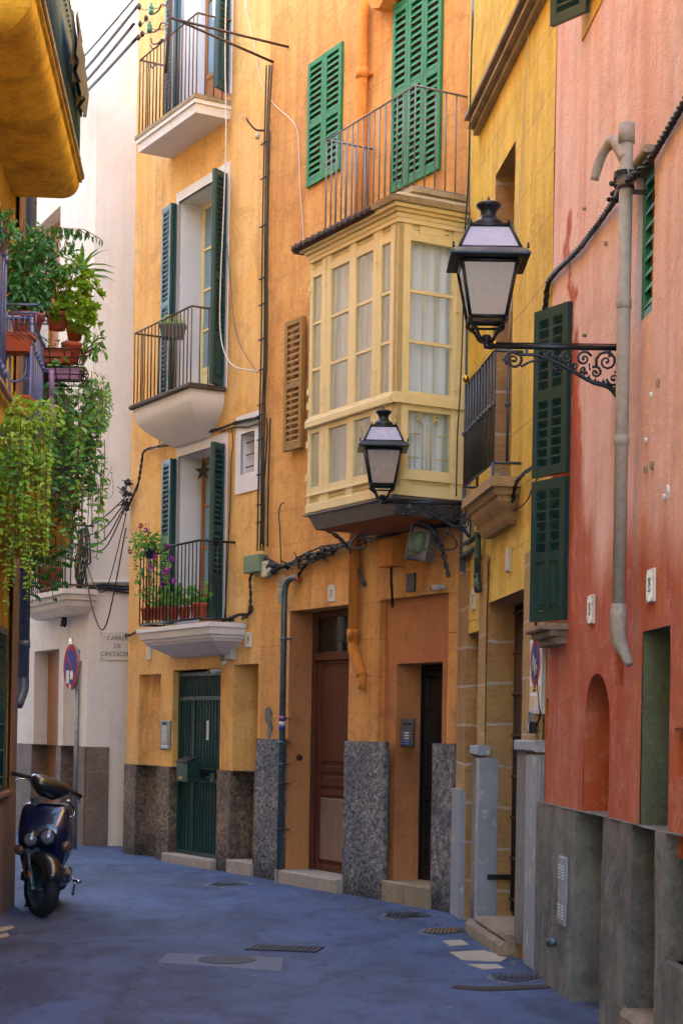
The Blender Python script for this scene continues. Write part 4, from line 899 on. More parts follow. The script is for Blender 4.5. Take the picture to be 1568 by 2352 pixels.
# =====================================================================
# street lamps
# =====================================================================
def spiral(c, r, turns, a0, y=0.0, cw=1, n=10, tail=None):
    pts = []; m = int(turns*n)
    for k in range(m+1):
        t = k/m; a = a0+cw*2*math.pi*turns*t; rr = r*(1-t)**.9+.004; pts.append((c[0]+rr*math.cos(a), y, c[1]+rr*math.sin(a)))
    return pts
def lamp(label, loc, rz, L=.73, s=.0024, group='iron street lamps on wall brackets'):
    t = thing('street_lamp', label, 'street lamp', loc, rz, group)
    mb = MB(); mb.tube([(0,0,0),(L-.03,0,0)], .0145, 10); mb.tube([(L-.035,0,-.003),(L,0,.0),(L+.006,0,.03)], .018, 8)
    mb.tube([(.0,0,.021),(L-.05,0,.019)], .004, 5); mb.box(-.012,.0,-.04,.04,-.30,.05,.004); mb.build('arm', MAT['lamp'], t)
    mb = MB(); R = .0078
    low = smooth_path([(0,0,-.285),(.06,0,-.215),(.16,0,-.185),(.27,0,-.125),(.37,0,-.075),(.47,0,-.045),(.56,0,-.045)],5)
    mb.tube(low, [.014]*10+[.011]*10+[.009]*11, 6)
    sc = [((.075,-.075),.058,1.7,-.4,1),((.20,-.06),.04,1.5,2.8,-1),((.135,-.135),.03,1.3,1.,1),((.30,-.05),.032,1.4,3.6,1),((.255,-.098),.022,1.2,.5,-1),((.385,-.036),.022,1.3,.2,-1),
          ((.585,-.075),.045,1.5,1.9,1),((.345,-.125),.02,1.2,1.2,1),((.035,-.17),.035,1.3,0,-1),((.20,-.12),.018,1.,4.,1)]
    for c, r, tn, a0, cw in sc:
        p = spiral(c, r, tn, a0, 0, cw); mb.tube(p, [.0085-.004*k/len(p) for k in range(len(p))], 5); mb.ball(p[-1], .010, 6)
    mb.tube(smooth_path([(.56,0,-.045),(.60,0,-.03),(.63,0,-.06),(.625,0,-.10)],4), .008, 5); mb.tube(smooth_path([(.545,0,-.11),(.50,0,-.085),(.455,0,-.075),(.44,0,-.095)],4), .007, 5)
    for x in (.06,.515): mb.box(x-.008,x+.008,-.006,.006,-.05,0)
    rnd = random.Random(3)
    for k in range(26):   # acanthus leaves along the scrolls
        i = rnd.randrange(1, len(low)-8); p = Vector(low[i]); a = rnd.uniform(.3, 2.6); l = rnd.uniform(.018,.035)
        d = Vector((math.cos(a)*(1 if rnd.random() < .7 else -1), 0, abs(math.sin(a))))
        mb.tube([p, p+d*l*.6, p+d*l], [.007,.006,.001], 5)
    for k in range(16):
        c, r, *_ = sc[rnd.randrange(len(sc))]; a = rnd.uniform(0, 6.28); p = Vector((c[0]+r*math.cos(a), 0, c[1]+r*math.sin(a))); d = Vector((math.cos(a+.7), 0, math.sin(a+.7)))
        mb.tube([p, p+d*.012, p+d*.024], [.006,.005,.001], 5)
    mb.build('scroll_bracket', MAT['lamp'], t)
    x0 = L; B0, B1, zb, zt = 41*s, 63*s, 60*s, 184*s
    fr = MB(); fr.M = Matrix.Translation((x0,0,0))
    cor = [(-1,-1),(1,-1),(1,1),(-1,1)]
    def sq(h, z): return [(h*a,h*b,z) for a,b in cor]
    for a, b in cor: fr.tube([(a*B0,b*B0,zb),(a*B1,b*B1,zt)], .010, 4); fr.tube([(a*45*s,b*45*s,266*s),(a*70*s,b*70*s,207*s)], .010, 4)
    for h, z in ((B0,zb),(B1-.004,zt-.006),(46*s,265*s),(70*s,208*s)):
        q = sq(h, z)
        for k in range(4): fr.tube([q[k], q[(k+1)%4]], .010, 4)
    fr.loft([sq(75*s,186*s), sq(90*s,190*s), sq(90*s,194*s), sq(76*s,207*s), sq(60*s,208*s)])     # eaves
    fr.loft([sq(45*s,264*s), sq(47*s,270*s), sq(30*s,272*s)])
    q = sq(33*s, 47*s)
    for k in range(4): fr.tube([q[k], q[(k+1)%4]], .007, 4)
    for a, b in cor:
        fr.lathe([(.006,0),(.008,.008),(.004,.014),(.007,.022),(.001,.034)], 6, (a*84*s,b*84*s,203*s)); fr.lathe([(.006,0),(.008,.006),(.002,.026)], 6, (a*43*s,b*43*s,270*s))
        fr.tube(smooth_path([(a*B0*.95,b*B0*.95,zb),(a*38*s,b*38*s,48*s),(a*26*s,b*26*s,36*s),(a*16*s,b*16*s,16*s),(a*5*s,b*5*s,10*s)],4), .0095, 6)
        fr.lathe([(.003,-.02),(.009,-.012),(.011,0),(.008,.012)], 6, (a*B0*1.02,b*B0*1.02,zb-.012))
    fr.lathe([(.018,0),(.022,.01),(.02,.022),(.03,.03),(.026,.045),(.012,.05)], 10, (0,0,.012))
    fr.build('frame', MAT['lamp'], t)
    ch = MB(); ch.lathe([(34*s,268*s),(35*s,272*s),(34.5*s,282*s),(30*s,286*s),(23*s,291*s),(18.5*s,298*s),(18*s,305*s),(20*s,311*s),(27*s,318*s),(29*s,321*s),(28*s,326*s),(18*s,330*s),(3*s,331*s),(2.6*s,335*s),(3.4*s,338*s),(.5*s,343*s)], 20, (x0,0,0)); ch.build('chimney', MAT['lamp'], t)
    g = MB(); g.M = Matrix.Translation((x0,0,0)); g.loft([sq(B0-.004,zb+.004), sq(B1-.004,zt-.004)], cap=False); g.add(sq(B0-.004,zb+.004), [(0,1,2,3)]); g.build('frosted_glass', MAT['frost'], t)
    g = MB(); g.M = Matrix.Translation((x0,0,0)); g.loft([sq(69*s,209*s), sq(45*s,265*s)], cap=False); g.build('roof_glass', MAT['frosttop'], t)
    return t
m1 = PW.uv(1424,800,.012); l1 = PW.w(m1[0], .012, m1[1]); c1 = at(1116, 800, l1.y)
lamp('large black street lamp on a scrolled arm from the pink wall, nearest one', l1, math.pi, L=(l1-c1).length, s=.0024*l1.y/9.6)
m2 = YW.uv(1078,1157,.03); l2 = YW.w(m2[0], .03, m2[1]); c2 = at(877,1151,l2.y)
lamp('black street lamp in front of the yellow glazed gallery, on a scrolled arm', l2, math.pi+.02, L=(l2-c2).length, s=.0024*l2.y/15.3*1.02*1.0)
m3 = CL.uv(181,1252,.03); l3 = CL.w(m3[0], .03, m3[1])
lamp('small far lamp bracket on the cream house, under the plant balcony', l3, math.pi, L=.72)

# =====================================================================
# lettering
# =====================================================================
def text(parent, s, size, x, z, y, mat, name='lettering', sx=1.0, bold=0.0):
    cu = bpy.data.curves.new(name, 'FONT'); cu.body = s; cu.size = size; cu.align_x = 'CENTER'; cu.align_y = 'CENTER'; cu.extrude = .0006; cu.offset = bold
    o = bpy.data.objects.new(name, cu); COL.objects.link(o); dg = bpy.context.evaluated_depsgraph_get()
    me = bpy.data.meshes.new_from_object(o.evaluated_get(dg)); bpy.data.objects.remove(o); bpy.data.curves.remove(cu)
    for v in me.vertices: v.co = Vector((x+v.co.x*sx, y-v.co.z, z+v.co.y))
    me.materials.clear(); me.materials.append(mat); o = bpy.data.objects.new(name, me); COL.objects.link(o); o.parent = parent; return o
def plate(fr, tl, br, label, txt=None, mat='ceram', th=.02, d=0.0, name='number_plate', cat='house number', group='tile house numbers', screws=True, w=None, tsize=.62):
    a, b, z0, z1 = fr.rect(tl, br, d+th); cx = (a+b)/2; hw = (b-a)/2 if w is None else w/2
    t = thing(name, label, cat, fr.w(cx, d, z0), fr.ang, group); h = z1-z0
    m = MB(); m.box(-hw, hw, -th, .0, 0, h, .006); m.build('tile', MAT[mat], t)
    if txt: text(t, txt, h*tsize, 0, h/2, -th-.001, MAT['ink'], sx=.62)
    if screws:
        for sx in (-1,1):
            for zz in (.08,.92): MB().tube([(sx*hw*.78,-th-.002,h*zz),(sx*hw*.78,-th+.004,h*zz)], .005, 6).build('screw', MAT['iron'], t)
    return t
W_N = .15
plate(BW, (752,1345), (768,1381), 'cream tile house number 21 above the brown panelled door', '21', w=W_N)
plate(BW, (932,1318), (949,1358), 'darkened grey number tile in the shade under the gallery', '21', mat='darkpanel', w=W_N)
plate(AW, (561,1453), (577,1487), 'white tile house number 19 above the right doorway of the apricot house', '19', w=W_N)
plate(AW, (336,1481), (346,1516), 'ochre painted blank number tile under the lowest balcony', None, mat='boxcream', w=W_N*.9)
plate(YW, (1079,1355), (1090,1398), 'cream number tile left of the dark green pipe end on the yellow house', '27', w=W_N)
plate(YW, (1157,1262), (1170,1310), 'sand coloured number tile above the barred doorway', None, mat='boxcream', w=W_N)
plate(PW, (1345,1370), (1360,1431), 'cream tile house number 25 on the pink wall above the arched niche', '25', w=W_N)
plate(PW, (1482,1310), (1498,1381), 'cream house number tile right of the pale drain pipe on the pink wall', '25', w=W_N)
plate(CL, (158,1466), (165,1492), 'small number tile above the round parking sign', '8', w=W_N)
# street name plaque
pl = CR.rect((230,1450),(297,1517), .02); t = thing('street_name_plaque', 'white marble street name plaque reading CARRER DE CAN CÀCERES on the cream house', 'street sign', CR.w(pl[0], 0, pl[2]), 0)
hw = CR.uv(270,1480,.02)[0]-pl[0]; h = pl[3]-pl[2]
m = MB(); m.box(0, hw*2+.02, -.02, 0, 0, h, .003); m.build('slab', MAT['ceram'], t)
for s_, f, w_ in (('CARRER',.76,.95),('DE',.49,.95),('CAN CÀCERES',.21,.80)): text(t, s_, h*.215, hw, h*f, -.021, MAT['ink'], sx=w_)
for q in ((.05,.06),(.05,.94)): MB().tube([(hw*2*q[0],-.024,h*q[1]),(hw*2*q[0],-.016,h*q[1])], .009, 8).build('screw', MAT['iron'], t)
# round no parking sign on its post
base = CL.w(CL.uv(176,1700,.35)[0], .35, 0)
t = thing('no_parking_sign', 'round blue and red no parking sign with stickers on a grey post', 'road sign', base, 0)
MB().tube([(0,0,-.05),(0,0,at(188,1492,base.y).z)], .03, 12).build('post', MAT['steel'], t)
zc_ = at(174,1532,base.y).z; ang = math.radians(-63)
def disc(r, y, mat, name='disc', r0=0, y1=None):
    m = MB(); m.M = Matrix.Translation((-.085,-.04,zc_)) @ Matrix.Rotation(ang, 4, 'Z'); n = 40
    y1 = y+.004 if y1 is None else y1
    if r0:
        vs = [(rr*math.cos(2*math.pi*k/n), y, rr*math.sin(2*math.pi*k/n)) for rr in (r, r0) for k in range(n)]; m.add(vs, [(k,(k+1)%n,(k+1)%n+n,k+n) for k in range(n)])
    else: m.poly([(r*math.cos(-2*math.pi*k/n), r*math.sin(-2*math.pi*k/n)) for k in range(n)], y, y1)
    return m.build(name, MAT[mat], t)
disc(.30, 0, 'steel', 'back_plate', y1=.03); disc(.297, -.0015, 'signred', 'red_ring', y1=0); disc(.222, -.003, 'signblue', 'blue_field', y1=-.0016)
m = MB(); m.M = Matrix.Translation((-.085,-.04,zc_)) @ Matrix.Rotation(ang, 4, 'Z') @ Matrix.Rotation(math.radians(-45), 4, 'Y'); m.box(-.027,.027,-.0045,-.0032,-.225,.225); m.build('red_slash', MAT['signred'], t)
for (x,z,w,h,mt) in ((-.10,-.13,.13,.17,'label'),(.06,-.11,.10,.11,'ceram'),(.0,-.26,.07,.06,'label')):
    m = MB(); m.M = Matrix.Translation((-.085,-.04,zc_)) @ Matrix.Rotation(ang, 4, 'Z'); m.box(x-w/2,x+w/2,-.0065,-.005,z-h/2,z+h/2); m.build('sticker', MAT[mt], t)
# permit board on the yellow house
a, z1 = YW.uv(1217,1470,.03); b, z0 = YW.uv(1240,1640,.03); t = thing('no_parking_board', 'white permanent no parking board with a red and blue disc beside the barred doorway', 'sign', YW.w((a+b)/2, 0, z0), YW.ang); hw = (b-a)/2; h = z1-z0
MB().box(-hw, hw, -.03, 0, 0, h, .004).build('board', MAT['signwhite'], t)
def dsc(x, z, r, y, mat, nm):
    n = 32; MB().poly([(x+r*math.cos(-2*math.pi*k/n), z+r*math.sin(-2*math.pi*k/n)) for k in range(n)], y, y+.001).build(nm, MAT[mat], t)
rr = min(hw*.86, .2); zc2 = h*.69
dsc(0,zc2,rr*1.04,-.0315,'signyel','yellow_rim'); dsc(0,zc2,rr,-.033,'signred','red_ring'); dsc(0,zc2,rr*.74,-.0345,'signblue','blue_field')
m = MB(); m.M = Matrix.Translation((0,0,zc2)) @ Matrix.Rotation(math.radians(-45), 4, 'Y'); m.box(-rr*.09,rr*.09,-.036,-.035,-rr*.74,rr*.74); m.build('red_slash', MAT['signred'], t)
m = MB()   # spray-painted scribble
m.tube(smooth_path([(-rr*.5,-.038,zc2-rr*.5),(-rr*.2,-.038,zc2+rr*.3),(0,-.038,zc2-rr*.4),(rr*.3,-.038,zc2+.02),(rr*.1,-.038,zc2-rr*.6),(rr*.5,-.038,zc2-rr*.3),(rr*.2,-.038,zc2-rr*.1),(-rr*.3,-.038,zc2-rr*.3)],6), .004, 4); m.build('scribble', MAT['label'], t)
MB().box(-hw*.86,hw*.86,-.033,-.0302,h*.29,h*.38).build('yellow_band', MAT['signyel'], t); text(t, 'GUAL', h*.06, 0, h*.36, -.034, MAT['ink'], sx=.8); text(t, 'PERMANENT', h*.055, 0, h*.312, -.034, MAT['ink'], sx=.6)
MB().box(-hw*.86,hw*.86,-.033,-.0302,h*.05,h*.24).build('yellow_panel', MAT['signyel'], t)
for z in (h*.17,h*.08): MB().box(-hw*.1,hw*.7,-.0345,-.0332,z-.02,z+.03).build('number_field', MAT['label'], t)
# entry phones, boxes, cameras
def panel_thing(fr, tl, br, name, label, cat, mat, th=.02, d=0.0, group=None, bv=.006):
    a, b, z0, z1 = fr.rect(tl, br, d+th); t = thing(name, label, cat, fr.w((a+b)/2, d, z0), fr.ang, group); hw = abs(b-a)/2; h = z1-z0
    MB().box(-hw, hw, -th, 0, 0, h, bv).build('case', MAT[mat], t); return t, hw, h
t, hw, h = panel_thing(AW, (368,1655), (390,1722), 'entry_phone', 'silver entry phone with a column of buttons between the niche and the green gate', 'intercom', 'steel')
MB().box(-hw*.55,hw*.55,-.026,-.02,h*.2,h*.82,.003).build('button_plate', MAT['boxgrey'], t)
for k in range(7): MB().box(-hw*.25,hw*.35,-.032,-.026,h*(.32+.065*k),h*(.355+.065*k)).build('button', MAT['ceram'], t)
MB().box(-hw*.6,hw*.6,-.024,-.02,h*.05,h*.16,.003).build('name_card', MAT['label'], t); MB().box(-hw*.5,hw*.2,-.024,-.02,h*.86,h*.94,.003).build('speaker', MAT['dark'], t)
t, hw, h = panel_thing(BW, (919,1650), (949,1716), 'entry_phone', 'anthracite entry phone with blue lit buttons left of the black door', 'intercom', 'darkpanel', th=.015, d=-.07)
MB().box(-hw*.5,-hw*.05,-.018,-.015,h*.76,h*.84).build('camera_window', MAT['dark'], t); MB().box(hw*.1,hw*.6,-.018,-.015,h*.76,h*.84).build('speaker', MAT['dark'], t)
for k in range(5):
    MB().box(-hw*.35,hw*.35,-.02,-.015,h*(.09+.095*k),h*(.135+.095*k),.002).build('button', MAT['bluebtn' if k < 2 else 'label'], t)
    for sx in (-.72,.72): MB().tube([(hw*sx,-.019,h*(.112+.095*k)),(hw*sx,-.014,h*(.112+.095*k))], .006, 8).build('key', MAT['steel'], t)
u, z = BW.uv(687,1741,.0); t = on(BW, 'door_bell', 'round brown door bell on the orange door reveal', 'bell', d1[0]+.004, z, 0)
# the reveal faces the street's near end, so the bell is turned with it
m = MB(); dpt = .13; m.M = Matrix.Translation((0, dpt, 0)) @ Matrix.Rotation(math.radians(90), 4, 'Z'); m.tube([(0,0,0),(0,-.018,0)], [.035,.03], 16); m.build('bezel', MAT['iron'], t); m = MB(); m.M = Matrix.Translation((0, dpt, 0)) @ Matrix.Rotation(math.radians(90), 4, 'Z'); m.tube([(0,-.017,0),(0,-.024,0)], .012, 10); m.build('button', MAT['black'], t)
t, hw, h = panel_thing(AW, (406,1750), (430,1796), 'mailbox', 'dark metal letter box hung on the green gate', 'mailbox', 'gate', th=.16, d=.0)
m = MB(); m.M = Matrix.Translation((0,-.17,h)) @ Matrix.Rotation(math.radians(20), 4, 'X'); m.box(-hw-.01,hw+.01,0,.17,-.005,.012,.003); m.build('lid', MAT['black'], t); MB().box(-hw*.6,hw*.1,-.163,-.16,h*.12,h*.26).build('name_card', MAT['signyel'], t)
t, hw, h = panel_thing(AW, (559,1278), (594,1312), 'junction_box', 'olive green cable junction box between the apricot and orange houses', 'junction box', 'boxgreen', th=.12)
for z_ in (.12,.88): MB().box(-hw-.008,-hw+.01,-.10,-.06,h*z_-.01,h*z_+.01).build('hinge', MAT['iron'], t)
t, hw, h = panel_thing(BW, (599,1290), (612,1324), 'meter_box', 'cream meter box with a white lamp holder at the edge of the orange house', 'box', 'boxcream', th=.08)
MB().ball((hw+.05,-.06,h*.35), .04, 10).build('lamp_holder', MAT['boxgrey'], t)
t, hw, h = panel_thing(AW, (514,1476), (529,1514), 'meter_box', 'grey sensor box right of the lowest white balcony', 'box', 'boxgrey', th=.07)
MB().tube([(-.02,-.06,-.02),(-.05,-.10,-.06)], .028, 10).build('sensor', MAT['boxcream'], t)
t, hw, h = panel_thing(AW, (506,1487), (513,1518), 'meter_box', 'small dark box above the green gate', 'box', 'darkpanel', th=.05)
t, hw, h = panel_thing(BW, (869,1241), (899,1299), 'meter_box', 'orange painted meter box with a cable under the gallery', 'box', 'boxcream', th=.12)
t.children[0].data.materials[0] = MAT['pipeo']
MB().tube([(.0,-.05,0),(.0,-.05,-.1),(-.01,-.02,-.38)], .014, 6).build('cable_tail', MAT['cable'], t)
t, hw, h = panel_thing(YW, (1062,1218), (1068,1278), 'meter_box', 'cream box behind the lamp bracket at the corner of the yellow house', 'box', 'boxcream', th=.06); t.location.z += .05
u, z = BW.uv(960,1245,.25); t = on(BW, 'siren_box', 'tilted grey alarm siren box hanging from cables under the gallery', 'alarm', u, z, .2)
m = MB(); m.M = Matrix.Rotation(math.radians(25), 4, 'Z') @ Matrix.Rotation(math.radians(14), 4, 'Y'); m.box(-.10,.10,-.08,.08,-.16,.14,.02); m.box(-.10,-.085,-.1,.1,-.18,.16,.004); m.build('case', MAT['steel'], t)
m = MB(); m.M = Matrix.Rotation(math.radians(25), 4, 'Z') @ Matrix.Rotation(math.radians(14), 4, 'Y'); m.lathe([(.005,-.10),(.05,-.09),(.075,-.05),(.08,0),(.075,.05),(.05,.09),(.005,.1)], 12, (0,-.08,-.01)); m.build('dome', MAT['boxgreen'], t)
for fr, px, lb in ((BW,(1022,1349),'small white camera at the right end of the orange house'),(AW,(509,1541),'small white camera above the green gate')):
    u, z = fr.uv(*px); t = on(fr, 'security_camera', lb, 'camera', u, z, 0, 'small wall cameras'); MB().tube([(0,0,0),(0,-.05,0)], .022, 10).build('mount', MAT['boxgrey'], t); MB().tube([(.01,-.05,.0),(-.03,-.13,-.015)], [.022,.03], 12).build('housing', MAT['boxgrey'], t); MB().tube([(-.03,-.131,-.015),(-.032,-.135,-.016)], .02, 10).build('lens', MAT['darkglass'], t)
for tl, br, lb in (((639,1322),(652,1352),'small louvred vent above the grey conduit, upper of the two'),((637,1354),(651,1384),'pale louvred vent beside the bend of the grey conduit, lower of the two')):
    t, hw, h = panel_thing(BW, tl, br, 'wall_vent', lb, 'vent', 'boxcream', th=.012, group='wall vents')
    for k in range(6): MB().box(-hw*.8,hw*.8,-.018,-.012,h*(.12+.14*k),h*(.17+.14*k)).build('louvre', MAT['steel'], t)
# grey conduit standing on the plinth
u0, zt = BW.uv(651,1372,.10); zt2 = BW.uv(683,1328,.06); t = on(BW, 'conduit', 'blue grey steel conduit bending off the orange wall down to the ground', 'pipe', u0, 0, .0)
path = [(0,-.09,0),(0,-.09,zt-.05)]+smooth_path([(0,-.09,zt),(.02,-.09,zt+.12),(.09,-.07,zt+.19),(zt2[0]-u0,-.05,zt2[1])],4)
MB().tube(path, .033, 12).build('pipe', MAT['conduit'], t)
m = MB(); m.tube([path[-1], Vector(path[-1])+Vector((.01,.0,.004))], .038, 12); m.build('end_collar', MAT['terra'], t)
for py in (1468,1650,1705,1755,1800,1905): z = BW.uv(640,py,.1)[1]; m = MB(); m.tube([(0,-.09,z-.012),(0,-.09,z+.012)], .040, 12); m.box(-.012,.04,-.09,-.0,z-.008,z+.008); m.build('clamp', MAT['iron' if py > 1790 else 'conduit'], t)
for py, c in ((1649,'magenta'),(1662,'label'),(1672,'signblue')): z = BW.uv(640,py,.1)[1]; MB().tube([(0,-.09,z-.022),(0,-.09,z+.022)], .0345, 12).build('sticker', MAT[c], t)
# dark green pipe on the yellow house
u1, zt = YW.uv(1097,1222,.05); zb_ = YW.uv(1106,1345,.05)[1]; t = on(YW, 'green_pipe', 'dark green bent pipe under the little grey balcony', 'pipe', u1, zb_, 0)
m = MB(); H_ = zt-zb_; u3 = YW.uv(1060,1252,.05)[0]-u1
m.tube([(0,-.05,.10),(0,-.05,H_)], .026, 10); m.tube([(0,-.05,.10),(.02,-.05,.02),(.05,-.05,-.03)], [.026,.034,.03], 10)
for q in (0,.09): m.tube([(0,-.05,H_-.03-q),(u3,-.05,H_-.03-q)], .022, 8)
for q in (.10, H_-.02, H_*.55): m.tube([(0,-.05,q-.02),(0,-.05,q+.02)], .032, 10)
m.build('pipe', MAT['pipegr'], t); m = MB(); m.box(u3-.012,u3+.012,-.07,0,H_-.25,H_+.25); m.build('bracket_plate', MAT['slate'], t)
# louvred service cover and outlet on the cement foot of the pink house
t, hw, h = panel_thing(PW, (1281,1965), (1294,2130), 'service_cover', 'tall grey slotted service cover in the cement foot of the pink house', 'cover', 'marble', th=.02, d=.05)
for k in range(5):
    for zz in (.68,.10):
        for sx in (-1,1): MB().box(sx*hw*.5-hw*.3,sx*hw*.5+hw*.3,-.026,-.02,h*(zz+.045*k),h*(zz+.018+.045*k)).build('slot', MAT['label'], t)
u, z = PW.uv(1277,2162,.06); t = on(PW, 'outlet_pipe', 'short grey outlet pipe low on the cement foot', 'pipe', u, z, .04); MB().tube([(0,0,0),(0,-.08,-.01)], .028, 10).build('spout', MAT['conduit'], t); MB().tube([(0,-.08,-.01),(0,-.081,-.01)], .022, 10).build('bore', MAT['dark'], t)
t, hw, h = panel_thing(YW, (1157,2025), (1174,2046), 'floor_box', 'small black box on the sandstone reveal of the barred doorway', 'box', 'black', th=.03); t.location = YW.w(bo[0]+.02, -.17, YW.uv(1165,2046)[1]); t.rotation_euler.z = YW.ang+math.pi/2
u, z = YW.uv(1228,1665,.03); t = on(YW, 'padlock', 'dark padlock hanging from a wire below the white board', 'padlock', u, z, .03); MB().box(-.06,.05,-.05,0,-.06,.02,.012).build('body', MAT['black'], t); MB().tube(smooth_path([(-.05,-.03,.02),(-.05,-.03,.08),(.02,-.03,.09),(.04,-.03,.02)],4), .008, 6).build('shackle', MAT['steel'], t)
u, z = AW.uv(437,1083,.0); lm = lo; t = on(AW, 'star_ornament', 'dark five pointed star hanging in the lowest balcony door', 'star', u+.10, z, -.12)
pts = [((.115 if k%2 == 0 else .045)*math.sin(-k*math.pi/5), (.115 if k%2 == 0 else .045)*math.cos(-k*math.pi/5)) for k in range(10)]
m = MB(); m.M = Matrix.Rotation(math.radians(35), 4, 'Z'); m.poly(pts, -.006, .006); m.build('star', MAT['black'], t); MB().tube([(0,0,.11),(0,0,.26)], .003, 5).build('cord', MAT['iron'], t)
# =====================================================================
# scooter (local: viewer's right = +x, rider's forward = -y)
# =====================================================================
def paint(name, c, rough=.16):
    t = NT(name); t.b.inputs['Coat Weight'].default_value = .8; t.b.inputs['Coat Roughness'].default_value = .05
    return t.out(t.mix(t.ramp(t.noise(3,3),.3,.7), c, tuple(x*.8 for x in c[:3])+(1,)), t.ramp(t.noise(30,4),.3,.8,rough,rough+.14), .1)
MAT['scoot'] = paint('blue black scooter paint', hx('0A1338')); MAT['scootb'] = paint('black scooter plastic', hx('101318'), .35)
MAT['tyre'] = simple('tyre rubber', hx('16181C'), .75, var=.3, scale=40, bump=.002); MAT['rim'] = simple('grey cast wheel', hx('3C4854'), .4, .4, var=.15)
MAT['lens'] = simple('headlamp lens', hx('6E7480'), .06, .3, var=.4, scale=60, bump=0); MAT['orange'] = simple('orange reflector', hx('B05A20'), .25, var=.1); MAT['chrome'] = simple('chrome', hx('A8B0BC'), .12, 1.0, var=.1)
MAT['smoke'] = simple('smoky indicator lens', hx('5E4238'), .15, var=.2)
gp = gnd(92, 2106)
S = thing('scooter', 'dark blue motor scooter with twin round headlamps parked against the left house', 'scooter', gp, math.radians(4))
S.rotation_euler = (0, math.radians(3), math.radians(6)); S.scale = (1.12,1.12,1.12)
def sell(cx, cy, z, rx, ry, n=20, p=2.6, tilt=0.0, x0=0.0):
    o = []
    for k in range(n):
        a = 2*math.pi*k/n; ca, sa = math.cos(a), math.sin(a)
        x = rx*math.copysign(abs(ca)**(2/p), ca); y = ry*math.copysign(abs(sa)**(2/p), sa); o.append((cx+x, cy+y, z+tilt*x))
    return o
m = MB()   # front shield
rings = [sell(-.02,.30,.14,.09,.04,p=3.2),sell(-.02,.255,.28,.135,.055,p=3.2),sell(-.02,.20,.42,.17,.075,p=3.2),sell(-.02,.145,.54,.188,.10,p=3.2),sell(-.02,.125,.62,.192,.11,p=3.2),sell(-.02,.14,.70,.190,.10,p=3.4),sell(-.02,.175,.78,.182,.08,p=3.6),sell(-.02,.20,.825,.168,.065,p=3.6),sell(-.02,.215,.845,.13,.045)]
m.loft(rings, True); sh = m.build('front_shield', MAT['scoot'], S)
for x, z, r in ((-.110,.575,.052),(.015,.60,.056)):
    c = Vector((x, .022, z)); q = MB(); q.tube([c+Vector((0,.05,0)), c+Vector((0,-.012,0))], [r*1.05,r*1.18], 20); hl = q.build('headlight', MAT['scootb'], S)
    q = MB(); q.lathe([(r*.98,0),(r*.9,.008),(r*.6,.014),(.002,.018)], 20); me = q
    for i, v in enumerate(me.v): me.v[i] = Vector((c.x+v.x, c.y-.012-v.z, c.z+v.y))
    q.build('lens', MAT['lens'], hl)
for x, z in ((-.175,.49),(.145,.535)):
    q = MB(); c = Vector((x,.07,z)); q.tube([c+Vector((0,.05,0)), c+Vector((x*.1,-.02,0)), c+Vector((x*.12,-.03,0))], [.044,.04,.022], 14); q.build('indicator', MAT['smoke'], S)
# steering group turned to the viewer's right
ST = Matrix.Translation((0,.0,0)) @ Matrix.Rotation(math.radians(33), 4, 'Z')
HT = Matrix.Translation((-.02,.2,.9)) @ Matrix.Rotation(math.radians(25), 4, 'Z') @ Matrix.Rotation(math.radians(15), 4, 'Y') @ Matrix.Translation((0,-.2,-.9))
def hmb(): q = MB(); q.M = HT.copy(); return q
def smb(): q = MB(); q.M = ST.copy(); return q
Rw, Tw = .215, .058; cz = Rw
m = smb(); prof = []; n = 44
for k in range(9): a = -math.pi/2+math.pi*k/8; prof.append((Tw*math.sin(a), Rw-.062+.062*math.cos(a)))
vs = [(px_, r_*math.cos(2*math.pi*j/n), cz+r_*math.sin(2*math.pi*j/n)) for px_, r_ in prof for j in range(n)]
m.add(vs, [(k*n+j, k*n+(j+1)%n, (k+1)*n+(j+1)%n, (k+1)*n+j) for k in range(8) for j in range(n)], True)
for j in range(18):   # tread bars
    for s in (-1,1):
        a0 = 2*math.pi*j/18; pts = []
        for k in range(4):
            xx = s*(.006+.015*k); aa = a0+.13*k; rr = Rw-.062+math.sqrt(max(0,.062**2-(xx*1.07)**2)); pts.append((xx, (rr+.001)*math.cos(aa), cz+(rr+.001)*math.sin(aa)))
        m.tube(pts, .0035, 4)
wh = m.build('front_wheel', MAT['tyre'], S)
m = smb()
def annul(r0, r1, x0, x1):
    vs = [(x, r*math.cos(2*math.pi*j/n), cz+r*math.sin(2*math.pi*j/n)) for x, r in ((x0,r0),(x0,r1),(x1,r1),(x1,r0)) for j in range(n)]
    m.add(vs, [(k*n+j, k*n+(j+1)%n, ((k+1)%4)*n+(j+1)%n, ((k+1)%4)*n+j) for k in range(4) for j in range(n)], True)
annul(.135,.160,-.045,.045); annul(.0,.035,-.04,.04)
for k in range(3):
    a = 2.2+k*2.094; d = Vector((0,math.cos(a),math.sin(a))); e = Vector((0,-math.sin(a),math.cos(a)))
    for s in (-.022,.022):
        m.add([Vector((s-.012,0,cz))+d*.03+e*.03, Vector((s-.012,0,cz))+d*.03-e*.03, Vector((s-.008,0,cz))+d*.14-e*.05, Vector((s-.008,0,cz))+d*.14+e*.05,
               Vector((s+.012,0,cz))+d*.03+e*.03, Vector((s+.012,0,cz))+d*.03-e*.03, Vector((s+.008,0,cz))+d*.14-e*.05, Vector((s+.008,0,cz))+d*.14+e*.05],
              [(0,1,2,3),(7,6,5,4),(0,4,5,1),(1,5,6,2),(2,6,7,3),(3,7,4,0)])
m.build('rim', MAT['rim'], wh)
m = smb()
